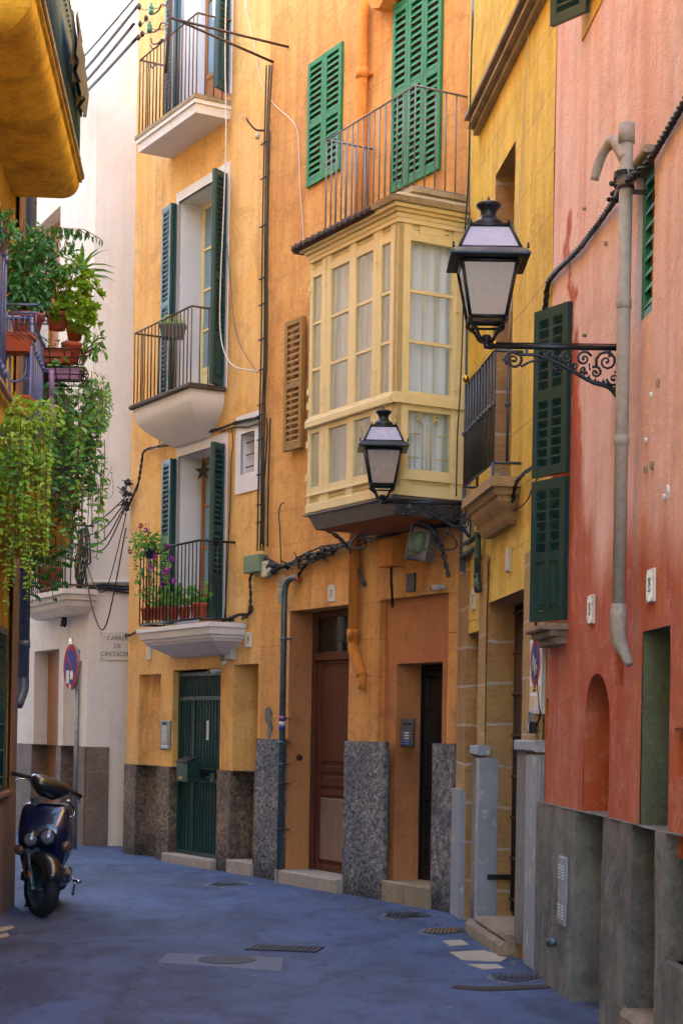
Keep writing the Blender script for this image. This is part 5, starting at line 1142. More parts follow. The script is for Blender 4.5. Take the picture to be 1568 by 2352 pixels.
for s in (-1,1):
    m.tube([(s*.078,0,cz),(s*.078,.055,cz+.13)], [.018,.022], 10); m.tube([(s*.078,.055,cz+.13),(s*.075,.12,cz+.29)], [.013,.013], 10); m.tube([(s*.05,0,cz),(s*.095,0,cz)], .02, 8)
m.tube([(0,.10,cz+.26),(0,.21,cz+.66)], .03, 10); m.box(-.09,.09,.09,.13,cz+.24,cz+.28,.01)
fk = m.build('fork', MAT['conduit'], S)
q = smb(); q.tube([(-.098,.03,cz+.10),(-.104,.03,cz+.10)], .022, 12); q.build('reflector', MAT['orange'], fk)
m = smb(); rr = []   # mudguard
for k in range(11):
    a = math.radians(18+k*12); r = Rw+.03
    rr.append([( x, (r+dr)*-math.cos(a)+.01, cz+.01+(r+dr)*math.sin(a)) for x, dr in ((-.078,-.05),(-.072,-.01),(-.045,.018),(0,.026),(.045,.018),(.072,-.01),(.078,-.05),(.066,-.05),(.06,-.014),(0,.012),(-.06,-.014),(-.066,-.05))])
m.loft(rr, True); m.build('mudguard', MAT['scootb'], S)
m = hmb()   # handlebar cover
m.loft([sell(0,.225,.88,.05,.05),sell(0,.215,.925,.12,.07,tilt=0),sell(0,.20,.965,.165,.085),sell(0,.21,1.00,.165,.085),sell(0,.235,1.03,.14,.07),sell(0,.25,1.045,.08,.04)], True)
hb = m.build('handlebar_cover', MAT['scootb'], S)
for s in (-1,1):
    q = hmb(); q.tube([(s*.14,.24,.99),(s*.20,.255,.99),(s*.29,.275,.985)], [.022,.018,.0165], 10); q.tube([(s*.29,.275,.985),(s*.30,.277,.985)], [.02,.016], 8); g_ = q.build('grip', MAT['tyre'], hb)
    q = hmb(); q.tube(smooth_path([(s*.15,.20,.975),(s*.20,.19,.968),(s*.26,.20,.955),(s*.275,.205,.94)],3), .006, 6); q.ball((s*.276,.205,.937), .010, 6); q.build('brake_lever', MAT['chrome'], hb)
m = MB()   # floorboard, seat body, tail
m.loft([[(x*w, y, z) for x, z in ((-1,.24),(-1,.30),(-.8,.32),(.8,.32),(1,.30),(1,.24),(.6,.20),(-.6,.20))] for y, w in ((.22,.12),(.34,.185),(.50,.195),(.68,.18),(.80,.14))], False)
m.build('floorboard', MAT['scootb'], S)
m = MB(); m.loft([[(x*w, y, z0+(z1-z0)*f) for x, f in ((-.7,0),(-1,.3),(-.95,.75),(-.6,1),(.6,1),(.95,.75),(1,.3),(.7,0))] for y, w, z0, z1 in ((.62,.10,.30,.60),(.72,.15,.28,.70),(.95,.165,.32,.73),(1.20,.15,.45,.76),(1.42,.10,.60,.80),(1.50,.04,.68,.79))], True); m.build('rear_body', MAT['scoot'], S)
m = MB(); m.loft([sell(0,1.0,.70,.13,.38,p=2.8),sell(0,1.0,.76,.14,.40,p=2.8),sell(0,1.02,.80,.11,.34,p=2.8)], True); m.build('seat', MAT['tyre'], S)
m = MB(); vs = [(px_*1.1, 1.20+r_*math.cos(2*math.pi*j/n), cz+r_*math.sin(2*math.pi*j/n)) for px_, r_ in prof for j in range(n)]
m.add(vs, [(k*n+j, k*n+(j+1)%n, (k+1)*n+(j+1)%n, (k+1)*n+j) for k in range(8) for j in range(n)], True); rw = m.build('rear_wheel', MAT['tyre'], S)
m = MB(); m.tube([(-.05,1.2,cz),(.05,1.2,cz)], .15, 20); m.build('rim', MAT['rim'], rw)
m = MB(); m.box(-.16,-.05,.85,1.25,.16,.36,.03); m.tube([(.10,.75,.18),(.12,1.3,.25)], .045, 10); m.build('engine', MAT['rim'], S)
m = MB(); m.tube([(.20,.78,.22),(.26,.76,.21)], .014, 8); m.tube([(.15,.80,.30),(.21,.78,.20),(.20,.78,.10)], .01, 6); m.build('kick_lever', MAT['chrome'], S)
m = MB(); m.tube(smooth_path([(.12,.60,.86),(.17,.62,.80),(.17,.62,.74),(.13,.62,.72)],4), .010, 8); m.build('grab_hook', MAT['chrome'], S)
m = MB(); m.tube([(-.05,.70,.18),(-.16,.66,.0)], .012, 6); m.build('side_stand', MAT['black'], S)
m = smb(); m.tube(smooth_path([(-.078,.02,cz+.02),(-.11,.06,cz+.08),(-.10,.12,cz+.2),(-.05,.14,cz+.3)],4), .004, 5); m.build('brake_hose', MAT['cable'], S)

# =====================================================================
# plants
# =====================================================================
def leaf(mb, p, d, up, L, W, fold=.25, curl=.2):
    d = d.normalized(); s = d.cross(up)
    if s.length < 1e-3: s = d.orthogonal()
    s.normalize(); n = s.cross(d)
    def q(a, b, c=0): return p+d*(L*a)+s*(W*b)+n*(c*W-curl*L*a*a)
    mb.add([q(0,0),q(.3,-.42,fold),q(.3,0),q(.3,.42,fold),q(.68,-.38,fold),q(.7,0),q(.68,.38,fold),q(1,0)],
           [(0,2,1),(0,3,2),(1,2,5,4),(2,3,6,5),(4,5,7),(5,6,7)], True)
def rv(r, a=1.0): return Vector((r.uniform(-a,a), r.uniform(-a,a), r.uniform(-a,a)))
def vine(ml, ms, p0, length, r, L=.06, W=.035, gap=.035, sway=.03, per=2, out=.5, stem=.003, pull=None, drop=.0):
    p = Vector(p0); pts = [p.copy()]; n = max(3, int(length/gap)); h = Vector((0,0,-1))
    for k in range(n):
        h = (h*.85+rv(r,.28)*sway*12+Vector((0,0,-.35))).normalized()
        if pull: h = (h+Vector(pull)*.06).normalized()
        p = p+h*gap; pts.append(p.copy())
        if r.random() < drop: continue
        f = 1 if k < n*.8 else .7
        for j in range(per):
            a = k*2.4+j*math.pi*2/per+r.uniform(-.4,.4); o = Vector((math.cos(a), math.sin(a), 0))
            leaf(ml, p, (o*out+Vector((0,0,r.uniform(-.8,.3)))), Vector((.25,-1,.75))+rv(r,.75), L*r.uniform(.65,1.15)*f, W*r.uniform(.7,1.1)*f)
    ms.tube(pts, stem, 4, caps=False)
def bush(ml, c, rad, n, r, L, W, shell=.35, rosette=0):
    for k in range(n):
        d = rv(r).normalized(); t = (r.random()**shell); p = Vector(c)+Vector((d.x*rad[0], d.y*rad[1], d.z*rad[2]))*t
        if rosette:
            ax = (d+Vector((0,0,.5))).normalized(); e1 = ax.orthogonal().normalized(); e2 = ax.cross(e1)
            for j in range(rosette):
                a = j*2.4; sp = .25+.75*(j/rosette); leaf(ml, p+ax*.01*(1-sp), e1*math.cos(a)*sp+e2*math.sin(a)*sp+ax*(1.1-sp), ax, L*r.uniform(.8,1.1), W)
        else: leaf(ml, p, d+rv(r,.8)-Vector((0,0,.25)), Vector((.2,-.9,.8))+rv(r,.8), L*r.uniform(.6,1.15), W*r.uniform(.7,1.1))
def branches(ms, c, rad, n, r, base, th=.005):
    for k in range(n):
        d = rv(r).normalized(); e = Vector(c)+Vector((d.x*rad[0], d.y*rad[1], abs(d.z)*rad[2]))*.85; b = Vector(base)
        ms.tube(smooth_path([b, b.lerp(e,.5)+rv(r,.03), e],3), [th]*3+[th*.6]*4, 4, caps=False)
def pot(parent, loc, r, h, mat='terra', box=None, name='pot'):
    m = MB(); x, y, z = loc
    if box: m.loft([[(x-box[0]*f/2,y-box[1]*f/2,z+q),(x+box[0]*f/2,y-box[1]*f/2,z+q),(x+box[0]*f/2,y+box[1]*f/2,z+q),(x-box[0]*f/2,y+box[1]*f/2,z+q)] for f, q in ((.82,0),(.97,h*.82),(1.06,h*.82),(1.06,h),(.95,h),(.93,h*.9))])
    else: m.lathe([(r*.68,0),(r*.93,h*.78),(r*1.06,h*.8),(r*1.08,h),(r*.95,h),(r*.92,h*.88),(.002,h*.88)], 18, (x,y,z))
    return m.build(name, MAT[mat], parent)
def basket(parent, loc, w, d, h):
    m = MB(); x, y, z = loc
    for q, f in ((0,.85),(h*.5,.95),(h,1)):
        c = [(x-w*f/2,y-d*f/2,z+q),(x+w*f/2,y-d*f/2,z+q),(x+w*f/2,y+d*f/2,z+q),(x-w*f/2,y+d*f/2,z+q)]
        for k in range(4): m.tube([c[k], c[(k+1)%4]], .005, 4)
    for a in (-.5,-.17,.17,.5):
        for b in (-1,1): m.tube([(x+w*a*.85,y+b*d*.42,z),(x+w*a,y+b*d*.5,z+h)], .004, 4); m.tube([(x+b*w*.42,y+d*a*.85,z),(x+b*w*.5,y+d*a,z+h)], .004, 4)
    return m.build('wire_basket', MAT['black'], parent)
def plant(name, label, cat, loc, fn, leafm='leafm', group=None):
    t = thing(name, label, cat, loc, 0, group); ml, ms = MB(), MB(); fn(ml, ms, t)
    if ml.v: ml.build('foliage', MAT[leafm], t)
    if ms.v: ms.build('stem', MAT['stem'], t)
    return t
GV = 'plants crowding the lower left balcony'
R = random.Random(11)
# jade bush in a basket outside the rail
loc = at(132, 758, 12.4)
def f(ml, ms, t):
    pot(t, (0,0,0), .085, .12); bush(ml, (.10,-.03,.24), (.215,.18,.21), 130, R, .050, .036, .3, rosette=9); bush(ml, (.20,0,.06), (.10,.10,.10), 26, R, .044, .030, .3, rosette=8); branches(ms, (.09,0,.22), (.2,.15,.22), 22, R, (.0,0,.1), .006)
plant('jade_bush', 'round bright yellow green succulent bush in a terracotta pot above the rail', 'plant', loc, f, 'leafy', GV)
loc = at(131, 838, 12.4)
def f(ml, ms, t):
    pot(t, (0,0,0), .1, .10, box=(.24,.20)); pot(t, (.10,.02,.02), .07, .14, name='second_pot'); basket(t, (.02,0,-.03), .33, .24, .12)
    bush(ml, (.0,0,.14), (.11,.08,.04), 60, R, .03, .014)
plant('hanging_planter', 'terracotta window box in a wire basket right under the round succulent', 'planter', loc, f, 'leafd', GV)
loc = at(150, 874, 12.3)
def f(ml, ms, t):
    pot(t, (0,0,0), .1, .075, 'label_p', box=(.24,.16)); basket(t, (0,0,-.02), .30, .22, .09); bush(ml, (.05,0,.1), (.15,.08,.04), 40, R, .05, .025)
MAT['label_p'] = simple('faded mauve plastic', hx('A87E96'), .6)
plant('hanging_planter', 'faded mauve plastic trough in a wire basket, lowest of the hanging planters', 'planter', loc, f, 'leafm', GV)
# spiky dracaena
loc = at(188, 720, 12.9)
def f(ml, ms, t):
    top = Vector((.0,0,.34)); ms.tube(smooth_path([(-.05,0,-.05),(-.02,0,.15),tuple(top)],4), .008, 6)
    for k in range(22):
        a = k*2.4; e = R.uniform(.05,1.25); d = Vector((math.cos(a)*math.cos(e), math.sin(a)*math.cos(e)*.7, math.sin(e)))
        leaf(ml, top+d*.01-Vector((0,0,.004*k)), d, Vector((0,0,1)), R.uniform(.17,.28), .036, .2, .45)
    pot(t, (-.05,0,-.2), .07, .12)
plant('dragon_plant', 'spiky long leaved plant standing tallest behind the round succulent', 'plant', loc, f, 'leafm', GV)
# dark shrub
loc = at(62, 730, 12.0)
def f(ml, ms, t):
    bush(ml, (0,0,.30), (.17,.25,.32), 900, R, .062, .034, .4); bush(ml, (.10,0,.50), (.10,.12,.14), 130, R, .055, .028, .5); bush(ml, (.24,.1,.42), (.12,.1,.12), 90, R, .055, .028); branches(ms, (0,0,.35), (.2,.2,.4), 24, R, (0,0,0)); pot(t, (0,0,-.14), .12, .16)
    for k in range(5): s = Vector((.10+.05*k,0,.50)); p = [s, s+Vector((.05,0,.12)), s+Vector((.12+.02*k,0,.13-.02*k))]; ms.tube(smooth_path(p,4), .003, 4); [leaf(ml, q_, Vector((R.uniform(-.5,.8),R.uniform(-.5,.5),-.9)), Vector((0,0,1)), .055, .026) for q_ in smooth_path(p,3) for _ in range(2)]
plant('leafy_shrub', 'dark green leafy shrub at the near end of the lower left balcony', 'plant', loc, f, 'leafd', GV)
loc = at(10, 540, 9.6)
def f(ml, ms, t): bush(ml, (0,0,.05), (.06,.1,.10), 90, R, .05, .025); branches(ms, (0,0,.1), (.08,.1,.12), 6, R, (0,0,-.1))
plant('leafy_shrub', 'small sprig of leaves above the nearest railing at the left edge', 'plant', loc, f, 'leafd', GV)
# fine leaved bushes on the right
loc = at(228, 930, 13.6)
def f(ml, ms, t): bush(ml, (-.02,0,.0), (.12,.12,.24), 900, R, .038, .017, .5); bush(ml, (-.14,0,.10), (.12,.12,.12), 200, R, .034, .012, .5); branches(ms, (0,0,0), (.1,.1,.2), 14, R, (-.15,0,-.15), .003)
plant('fine_leaved_bush', 'fine leaved green bush at the right edge of the balcony plants', 'plant', loc, f, 'leafm', GV)
loc = at(216, 790, 13.2)
def f(ml, ms, t): bush(ml, (0,0,.0), (.10,.10,.11), 60, R, .075, .032, .5); branches(ms, (0,0,0), (.12,.1,.12), 8, R, (-.1,0,-.1))
plant('drooping_plant', 'drooping broad leaves just right of the round succulent', 'plant', loc, f, 'leafm', GV)
# big leaved hanging vines
loc = at(150, 900, 12.8)
def f(ml, ms, t):
    for k in range(34):
        px_ = R.uniform(100, 228); p0 = at(px_, R.uniform(850, 980), R.uniform(12.2,13.4))-loc
        vine(ml, ms, p0, R.uniform(.4,1.3)*(1.0 if px_ < 190 else .55), R, .088*R.uniform(.6,1.1), .052, .058, .02, 2, .8, .003, drop=.12)
plant('large_leaved_vine', 'dense large leaved vine hanging in the middle of the lower left balcony', 'plant', loc, f, 'leafd', GV)
def f(ml, ms, t):
    for k in range(26):
        px_ = R.uniform(100, 235); q_ = R.uniform(.5,1.0); vine(ml, ms, at(px_, R.uniform(880, 1120), R.uniform(12.0,12.8))-loc, R.uniform(.2,.7), R, .075*q_, .048*q_, .05, .03, 2, .9, .003, drop=.2)
plant('mixed_creeper', 'lighter green creeper woven through the large leaved vine', 'plant', loc, f, 'leafm', GV)
def f(ml, ms, t):
    for k in range(16): vine(ml, ms, at(R.uniform(-5,125), R.uniform(980,1060), R.uniform(10.2,10.7))-loc, R.uniform(.2,.6), R, .05, .034, .034, .03, 2, .9, .003, drop=.25)
plant('mixed_creeper', 'mid green creeper hanging among the yellow green succulent at the left edge', 'plant', loc, f, 'leafm', GV)
loc = at(205, 980, 13.0)
def f(ml, ms, t):
    for px_, y0, ln in ((196,980,1.15),(222,1000,.55),(240,1010,.42),(208,960,.95),(182,1000,1.0),(232,1080,.25)):
        vine(ml, ms, at(px_, y0, R.uniform(12.7,13.2))-loc, ln, R, .062, .036, .055, .025, 1, .9, .0035, drop=.15)
    for k in range(3): ms.tube(smooth_path([at(210,1010+40*k,13)-loc, at(228,1090+25*k,13)-loc, at(243+7*k,1100+20*k,13)-loc, at(258+k,1070+15*k,13)-loc],5), .002, 4); [leaf(ml, at(235+8*j, 1095+R.uniform(-12,8)+20*k,13)-loc, rv(R), Vector((0,0,1)), .05, .035) for j in range(3)]
plant('trailing_vine', 'thin trailing vine with heart shaped leaves hanging furthest right', 'plant', loc, f, 'leafm', GV)
loc = at(105, 1250, 12.9)
def f(ml, ms, t):
    for px_, y0, ln in ((92,1235,.42),(112,1225,.55),(128,1230,.40),(70,1260,.45),(140,1250,.35)): vine(ml, ms, at(px_, y0, 13.0)-loc, ln, R, .10, .05, .07, .03, 2, .9, .003, drop=.2, pull=(.5,0,0))
plant('large_leaved_vine', 'loose end of the large leaved vine hanging below the balcony underside', 'plant', loc, f, 'leafd', GV)
# yellow green trails at the near end
loc = at(45, 960, 10.6)
def f(ml, ms, t):
    for k in range(30):
        px_ = R.uniform(-8, 120); y0 = 960+R.uniform(-10,60)+(30 if px_ > 80 else 0)
        q_ = R.uniform(.75,1.3); ln = R.choice((.2,.35,.5,.62,.78)); vine(ml, ms, at(px_, y0, R.uniform(10.3,10.8))-loc, ln, R, .040*q_, .029*q_, .026*q_, .022, R.choice((2,3)), 1.0, .0032, drop=.22)
    for px_, y0, ln in ((20,1180,.62),(32,1200,.4),(66,1220,.42),(72,1240,.3)): vine(ml, ms, at(px_, y0, 10.5)-loc, ln, R, .034, .021, .024, .012, 2, 1.0, .0022)
    bush(ml, (.0,0,.02), (.28,.1,.10), 420, R, .042, .030)
plant('trailing_succulent', 'thick curtain of yellow green trailing succulent at the far left', 'plant', loc, f, 'leafy', GV)
loc = at(48, 1040, 10.9)
def f(ml, ms, t): bush(ml, (0,0,.0), (.20,.1,.10), 240, R, .045, .028); bush(ml, (-.02,0,.2), (.15,.1,.08), 90, R, .045, .028)
plant('leafy_herb', 'low green herb in front of the scrolled railing panel', 'plant', loc, f, 'leafm', GV)
for px_, py_, w_, lb in ((40,812,.17,'terracotta trough behind the blue railing, upper one'),(42,955,.15,'terracotta trough behind the blue railing, lower one')):
    t = thing('terracotta_trough', lb, 'plant pot', at(px_,py_,11.4), 0, 'troughs behind the left railing'); pot(t, (0,0,0), .1, .12, box=(w_*1.2,.2)); MB().box(-w_*.5,w_*.5,-.08,.08,.10,.112).build('soil', MAT['soil'], t)
t = thing('planter_rack', 'grey blue iron planter rack on top of the scrolled railing', 'rack', at(52,722,11.0), 0); m = MB()
for z_ in (0,.05): m.tube([(-.08,-.05,z_),(.10,-.05,z_),(.13,.25,z_),(-.05,.25,z_),(-.08,-.05,z_)], .007, 4)
for k in range(6): m.tube([(-.08+.035*k,-.05,0),(-.08+.035*k,-.05,-.12),(-.05+.035*k,.2,-.12)], .004, 4)
m.build('frame', MAT['railblue'], t)
t = thing('macrame_cord', 'knotted mauve cord with tassels hanging from the planters', 'cord', at(119,850,12.2), 0); m = MB(); MAT['mauve'] = simple('mauve cotton', hx('9A7CA0'), .95)
m.tube([(.0,0,0),(.004,0,-.18)], .018, 8)
for k in range(12): a = k*.52; m.tube(smooth_path([(.0,0,-.17),(.022*math.cos(a),.02*math.sin(a),-.24),(.032*math.cos(a),.02*math.sin(a),-.37-.03*(k%3))],3), .006, 5)
m.build('tassel', MAT['mauve'], t)
t = thing('red_cloth', 'red cloth hanging among the vines below the left balcony', 'cloth', at(172,1105,13.6), 0); m = MB(); MAT['redcloth'] = simple('red cloth', hx('B0142A'), .85, var=.25)
m.loft([[(x*w,y*w*.6,z) for x,y in ((-1,0),(-.4,-1),(.3,-.7),(1,0),(.4,1),(-.4,.8))] for z, w in ((0,.01),(-.06,.03),(-.16,.045),(-.22,.05))], True); m.build('cloth', MAT['redcloth'], t)
t = thing('hanging_towel', 'grey towels drying over the teal railing of the top left balcony', 'towel', at(172,40,14.2), 0); MAT['towel'] = simple('grey towel', hx('5A6064'), .95)
m = MB(); A_, B_ = at(167,15,13.2)-t.location, at(188,250,14.7)-t.location
for s, w_ in ((0,.02),(.03,.05)):
    vs = []; n_ = 24
    for k in range(n_+1):
        f_ = k/n_; b_ = A_.lerp(B_, f_); b_.z = A_.z*(1-f_)*.0+ .0; x_ = .012*math.sin(k*1.7)+s
        p0 = at(166+20*f_, 20+150*f_, 13.2+1.5*f_)-t.location; L_ = .34+.05*math.sin(k*.9)
        vs += [(p0.x+x_, p0.y, p0.z), (p0.x+x_*1.6+.01, p0.y, p0.z-L_*.5), (p0.x+x_*1.2+.015*math.sin(k*2.3), p0.y, p0.z-L_)]
    m.add(vs, [(3*k+j, 3*k+3+j, 3*k+4+j, 3*k+1+j) for k in range(n_) for j in range(2)], True)
m.build('cloth', MAT['towel'], t)
# far pot on the cream house's balcony
cpot = CL.w(CL.uv(108,1352,.25)[0], .22, zc_C := CL.uv(146,1350,.42)[1])
def f(ml, ms, t): pot(t, (0,0,0.03), .17, .34); bush(ml, (-.1,0,.62), (.28,.2,.28), 260, R, .10, .05); branches(ms, (0,0,.5), (.2,.2,.3), 8, R, (0,0,.3))
plant('potted_plant', 'orange terracotta pot with greenery on the far cream balcony', 'plant', cpot, f, 'leafm')
# flowers of the apricot house
dA_ = .52
def AP(px, py, d=dA_): u, z = AW.uv(px, py, d); return AW.w(u, d, z)
loc = AP(345,1283)
def f(ml, ms, t):
    pot(t, (0,0,0), .075, .13, 'darkpanel'); bush(ml, (-.03,-.03,.2), (.25,.12,.12), 300, R, .042, .036, .6); bush(ml, (-.13,0,.08), (.08,.08,.10), 60, R, .04, .034); branches(ms, (0,0,.25), (.26,.15,.22), 18, R, (0,0,.1), .003)
    for px_, py_, ln in ((380,1262,.42),(372,1250,.3),(388,1290,.3),(312,1272,.18)): vine(ml, ms, AP(px_,py_,.56)-loc, ln, R, .042, .036, .03, .01, 2, 1, .002)
    for c, lst in (('magenta',((336,1218),(384,1257),(355,1279),(395,1284),(347,1303),(383,1313),(399,1334),(372,1342))),('redpet',((324,1208),(300,1266)))):
        for px_, py_ in lst:
            b = MB(); cc_ = AP(px_, py_, .60)-loc; rr_ = .032 if (px_,py_) != (383,1313) else .045
            for k in range(16): d = rv(R).normalized(); leaf(b, cc_+d*rr_*.35, d, Vector((0,0,1))+rv(R,.5), rr_*.9, rr_*.9)
            b.build('blossom', MAT[c], t)
plant('geranium', 'geranium with magenta blossoms trailing over the corner of the lowest balcony', 'plant', loc, f, 'leafm')
for px_, py_, d_, lb, k_, rr_ in ((340,1425,.36,'spindly potted geranium at the left end of the lowest balcony',0,.09),(366,1424,.32,'bushy potted geranium, second from the left behind the black railing',1,.09),(398,1424,.30,'pale potted plant in the middle behind the black railing',1,.08),(424,1424,.28,'small potted plant right of the middle behind the black railing',1,.08),(458,1420,.30,'plant in a round terracotta bowl at the right end of the lowest balcony',2,.10)):
    loc = AP(px_, py_, d_); 
    def f(ml, ms, t):
        pot(t, (0,0,0), rr_, .15 if k_ != 2 else .17)
        if k_ == 0:
            for j in range(5): e = Vector((R.uniform(-.14,.12), 0, R.uniform(.45,.75))); ms.tube(smooth_path([(0,0,.12), e*.5+rv(R,.03), e],3), .004, 4); bush(ml, e, (.06,.05,.05), 9, R, .06, .055); bush(ml, e*.6, (.06,.05,.05), 7, R, .05, .045)
        else: bush(ml, (0,0,.28 if k_ == 1 else .26), (.14,.12,.14), 90, R, .055, .048, .5); branches(ms, (0,0,.25), (.1,.1,.15), 7, R, (0,0,.12), .004)
    plant('potted_geranium', lb, 'plant', loc, f, 'leafm', 'pots on the lowest balcony')
loc = AP(399,800,.36)
def f(ml, ms, t): pot(t, (0,0,-.05), .1, .16, 'darkpanel', box=(.3,.16)); bush(ml, (0,0,.16), (.14,.08,.06), 70, R, .05, .03)
plant('potted_plant', 'dark trough with a pale green plant on the middle balcony rail', 'plant', AP(397,768,.30), f, 'leafy')

# =====================================================================
# cables
# =====================================================================
def cab(name, label, pts, r=.008, mat='cable', group='cables along the facades', cat='cable', k=4, twist=0, n=5, jit=0):
    P_ = smooth_path(pts, k)
    m = MB(); rj = random.Random(len(pts)*7+int(abs(P_[0].x)*100))
    if twist:
        for s in range(twist):
            q = []; ph = s*2*math.pi/twist; acc = 0
            for i, p in enumerate(P_):
                if i: acc += (P_[i]-P_[i-1]).length
                t = (P_[min(i+1,len(P_)-1)]-P_[max(i-1,0)]).normalized(); a = t.orthogonal().normalized(); b = t.cross(a); an = ph+acc*38
                q.append(p+(a*math.cos(an)+b*math.sin(an))*r*.75+rv(rj,jit))
            m.tube(q, r*.62, n)
    else: m.tube([p+rv(rj,jit) for p in P_], r, n)
    return tag(m.build(name, MAT[mat]), label, cat, group)
def onw(fr, pts, d=.02): 
    o = []
    for p in pts: dd = p[2] if len(p) > 2 else d; u, z = fr.uv(p[0], p[1], dd); o.append(fr.w(u, dd, z))
    return o
# vertical bundle between the two orange houses
for i, (dx, lb) in enumerate(((0,'left'),(7,'middle'),(13,'right'))):
    cab('wall_cable', f'{lb} black cable of the vertical bundle between apricot and orange houses', onw(AW, [(612+dx,150),(608+dx*.7,300),(603+dx*.8,520),(600+dx,800),(596+dx*.8,960),(593+dx,1150),(591+dx,1265)], .03+.01*i), .009)
cab('wall_cable', 'pale grey cable right of the black vertical bundle', onw(BW, [(618,300),(612,600),(608,900),(601,1250)], .02), .012, 'cablegrey')
for i, (dx, lb) in enumerate(((0,'left'),(9,'right'))): cab('wall_cable', f'{lb} of two thin cables falling to the big junction knot', onw(BW, [(612+dx,960),(614+dx*.6,1000),(604+dx*1.3,1150),(606+dx,1255)], .03), .009)
m = MB()
for y_ in (330,410,520,640,700,780,850,930,1010,1090,1160,1200):
    u, z = AW.uv(604-(y_-330)*.012, y_, .03); p = AW.w(u,.03,z); m.tube([p-AW.u*.05, p+AW.u*.09], .010, 5)
tag(m.build('cable_clips', MAT['cable']), 'row of black clips holding the vertical cable bundle', 'clip', None)
# horizontal bundle under the gallery, with its knot
main = [(602,1285),(640,1298),(665,1296),(700,1283),(740,1268),(790,1250),(830,1238),(880,1222),(950,1213),(1020,1205),(1060,1200)]
for i, (dy, r_) in enumerate(((-8,.012),(-2,.015),(4,.013),(9,.012))):
    cab('wall_cable', ('uppermost','upper middle','lower middle','lowest')[i]+' strand of the thick cable bundle under the gallery', onw(BW, [(x, y+dy*(1 if 640 < x < 900 else .5)+(6*math.sin(x*.05+i)), .04+.01*i) for x, y in main]), r_, twist=2, jit=.004)
rk = random.Random(5)
for kk, lb in enumerate(('lumpy black cable connectors left of the conduit bend, by the meter box','lumpy black cable connectors right of the conduit bend')):
    m = MB()
    for k in range(26):
        x = rk.uniform(612,690) if kk == 0 else rk.uniform(705,765); yy = 1300-(x-640)*.3+rk.uniform(-8,10); u, z = BW.uv(x, yy, .06); p = BW.w(u, rk.uniform(.04,.09), z); m.ball(p, rk.uniform(.014,.03), 6)
        if k%3 == 0: m.tube(smooth_path([p, p+rv(rk,.06), p+rv(rk,.08)],3), .006, 4)
    tag(m.build('cable_connectors', MAT['cable']), lb, 'connector')
cab('wall_cable', 'pair of cables running up from the grey conduit into the bundle', onw(BW, [(683,1327),(695,1305),(715,1285),(745,1270)], .05), .02, twist=2)
cab('wall_cable', 'cable loop rising alone to a hook in the orange wall', onw(BW, [(645,1290),(643,1220),(640,1180),(646,1158),(652,1155)], .03), .007)
for pts, lb, r_ in (([(556,1420),(570,1412),(576,1370),(574,1330),(582,1312)],'thick cable dropping from the olive green box',.016),([(512,1425),(530,1420),(548,1412),(572,1410),(578,1390)],'twisted cable joining the balcony corner and the green box cable',.02),([(528,1425),(531,1450),(526,1475),(524,1500)],'short cable into the grey sensor box',.010),
                    ([(511,1428),(508,1450),(497,1478),(480,1495),(430,1503),(400,1506),(384,1498),(376,1490)],'black cable slung under the lowest white balcony',.018),([(288,1458),(300,1458),(318,1449)],'twisted cable at the left corner below the lowest balcony',.018)):
    cab('wall_cable', lb, onw(AW, pts, .05 if 'slung' not in lb else .06), r_, twist=2)
cab('wall_cable', 'black cable from the corner knot up under the middle balcony', onw(AW, [(294,1165),(305,1140),(318,1110),(326,1060),(333,1035),(370,1024),(420,1012),(470,995),(505,985),(540,972),(595,960)], .04), .017, twist=2)
for i, dy in enumerate((0,9)): cab('wall_cable', ('upper','lower')[i]+' thin cable over the small white window', onw(AW, [(505,984+dy),(540,972+dy),(570,966+dy*1.6),(600,952+dy*2)], .03), .008)
for x, lb in ((530,'thin cable hanging right of the lowest balcony door'),): cab('wall_cable', lb, onw(AW, [(533,985),(535,1020),(531,1060),(530,1130),(527,1200),(521,1330),(516,1420)], .02), .006)
for x, lb in ((371,'short thin cable left under the middle balcony'),(386,'short thin cable right under the middle balcony')): cab('wall_cable', lb, onw(AW, [(x-14,992),(x-6,1005),(x-4,1018)], .03), .006)
cab('wall_cable', 'white cable falling past the balconies of the apricot house', onw(AW, [(519,0),(517,120),(519,300),(514,480),(507,640),(506,760),(520,820),(545,845),(593,852)], .50), .007, 'cablew')
cab('wall_cable', 'thin dark cable curving beside the white one', onw(AW, [(521,560),(530,650),(538,740),(555,800),(592,856)], .06), .005, 'cablegrey')
cab('wall_cable', 'white cable on the orange wall between bundle and green shutters', onw(BW, [(562,0),(585,110),(600,190),(630,240),(668,275),(684,310),(688,420),(694,500),(697,560)], .02), .005, 'cablew')
# span from the cream corner to the apricot corner
p0s = [CR.w(CR.uv(190,y,.1)[0], .1, CR.uv(190,y,.1)[1]) for y in (1215,1232,1245,1250,1262,1275)]
u1, z1 = AW.uv(291,1140,.1)
for i, (sag, dz_) in enumerate(((.05,0),(.12,-.1),(.22,-.15),(.3,-.22),(.75,-.45),(1.1,-.8))):
    a_ = p0s[i]; b_ = AW.w(u1, .1, z1+dz_*.5)
    cab('span_cable', ('topmost','second','third','fourth','fifth','lowest looping')[i]+' cable slung between the cream corner and the apricot corner', [a_, a_.lerp(b_,.3)-Vector((0,0,sag*.8)), a_.lerp(b_,.6)-Vector((0,0,sag)), b_], .009 if i != 4 else .007, k=6, group='cables slung across the far gap')
m = MB()
for k in range(26): q = AW.w(AW.uv(290,1140,.08)[0]+rk.uniform(-.02,.06), rk.uniform(.05,.14), AW.uv(290,1100+rk.uniform(0,75),.08)[1]); m.ball(q, rk.uniform(.018,.035), 6); m.tube([q, q+rv(rk,.10)], .006, 4)
tag(m.build('cable_connectors', MAT['cable']), 'black cable knot hooked at the left corner of the apricot house', 'connector')
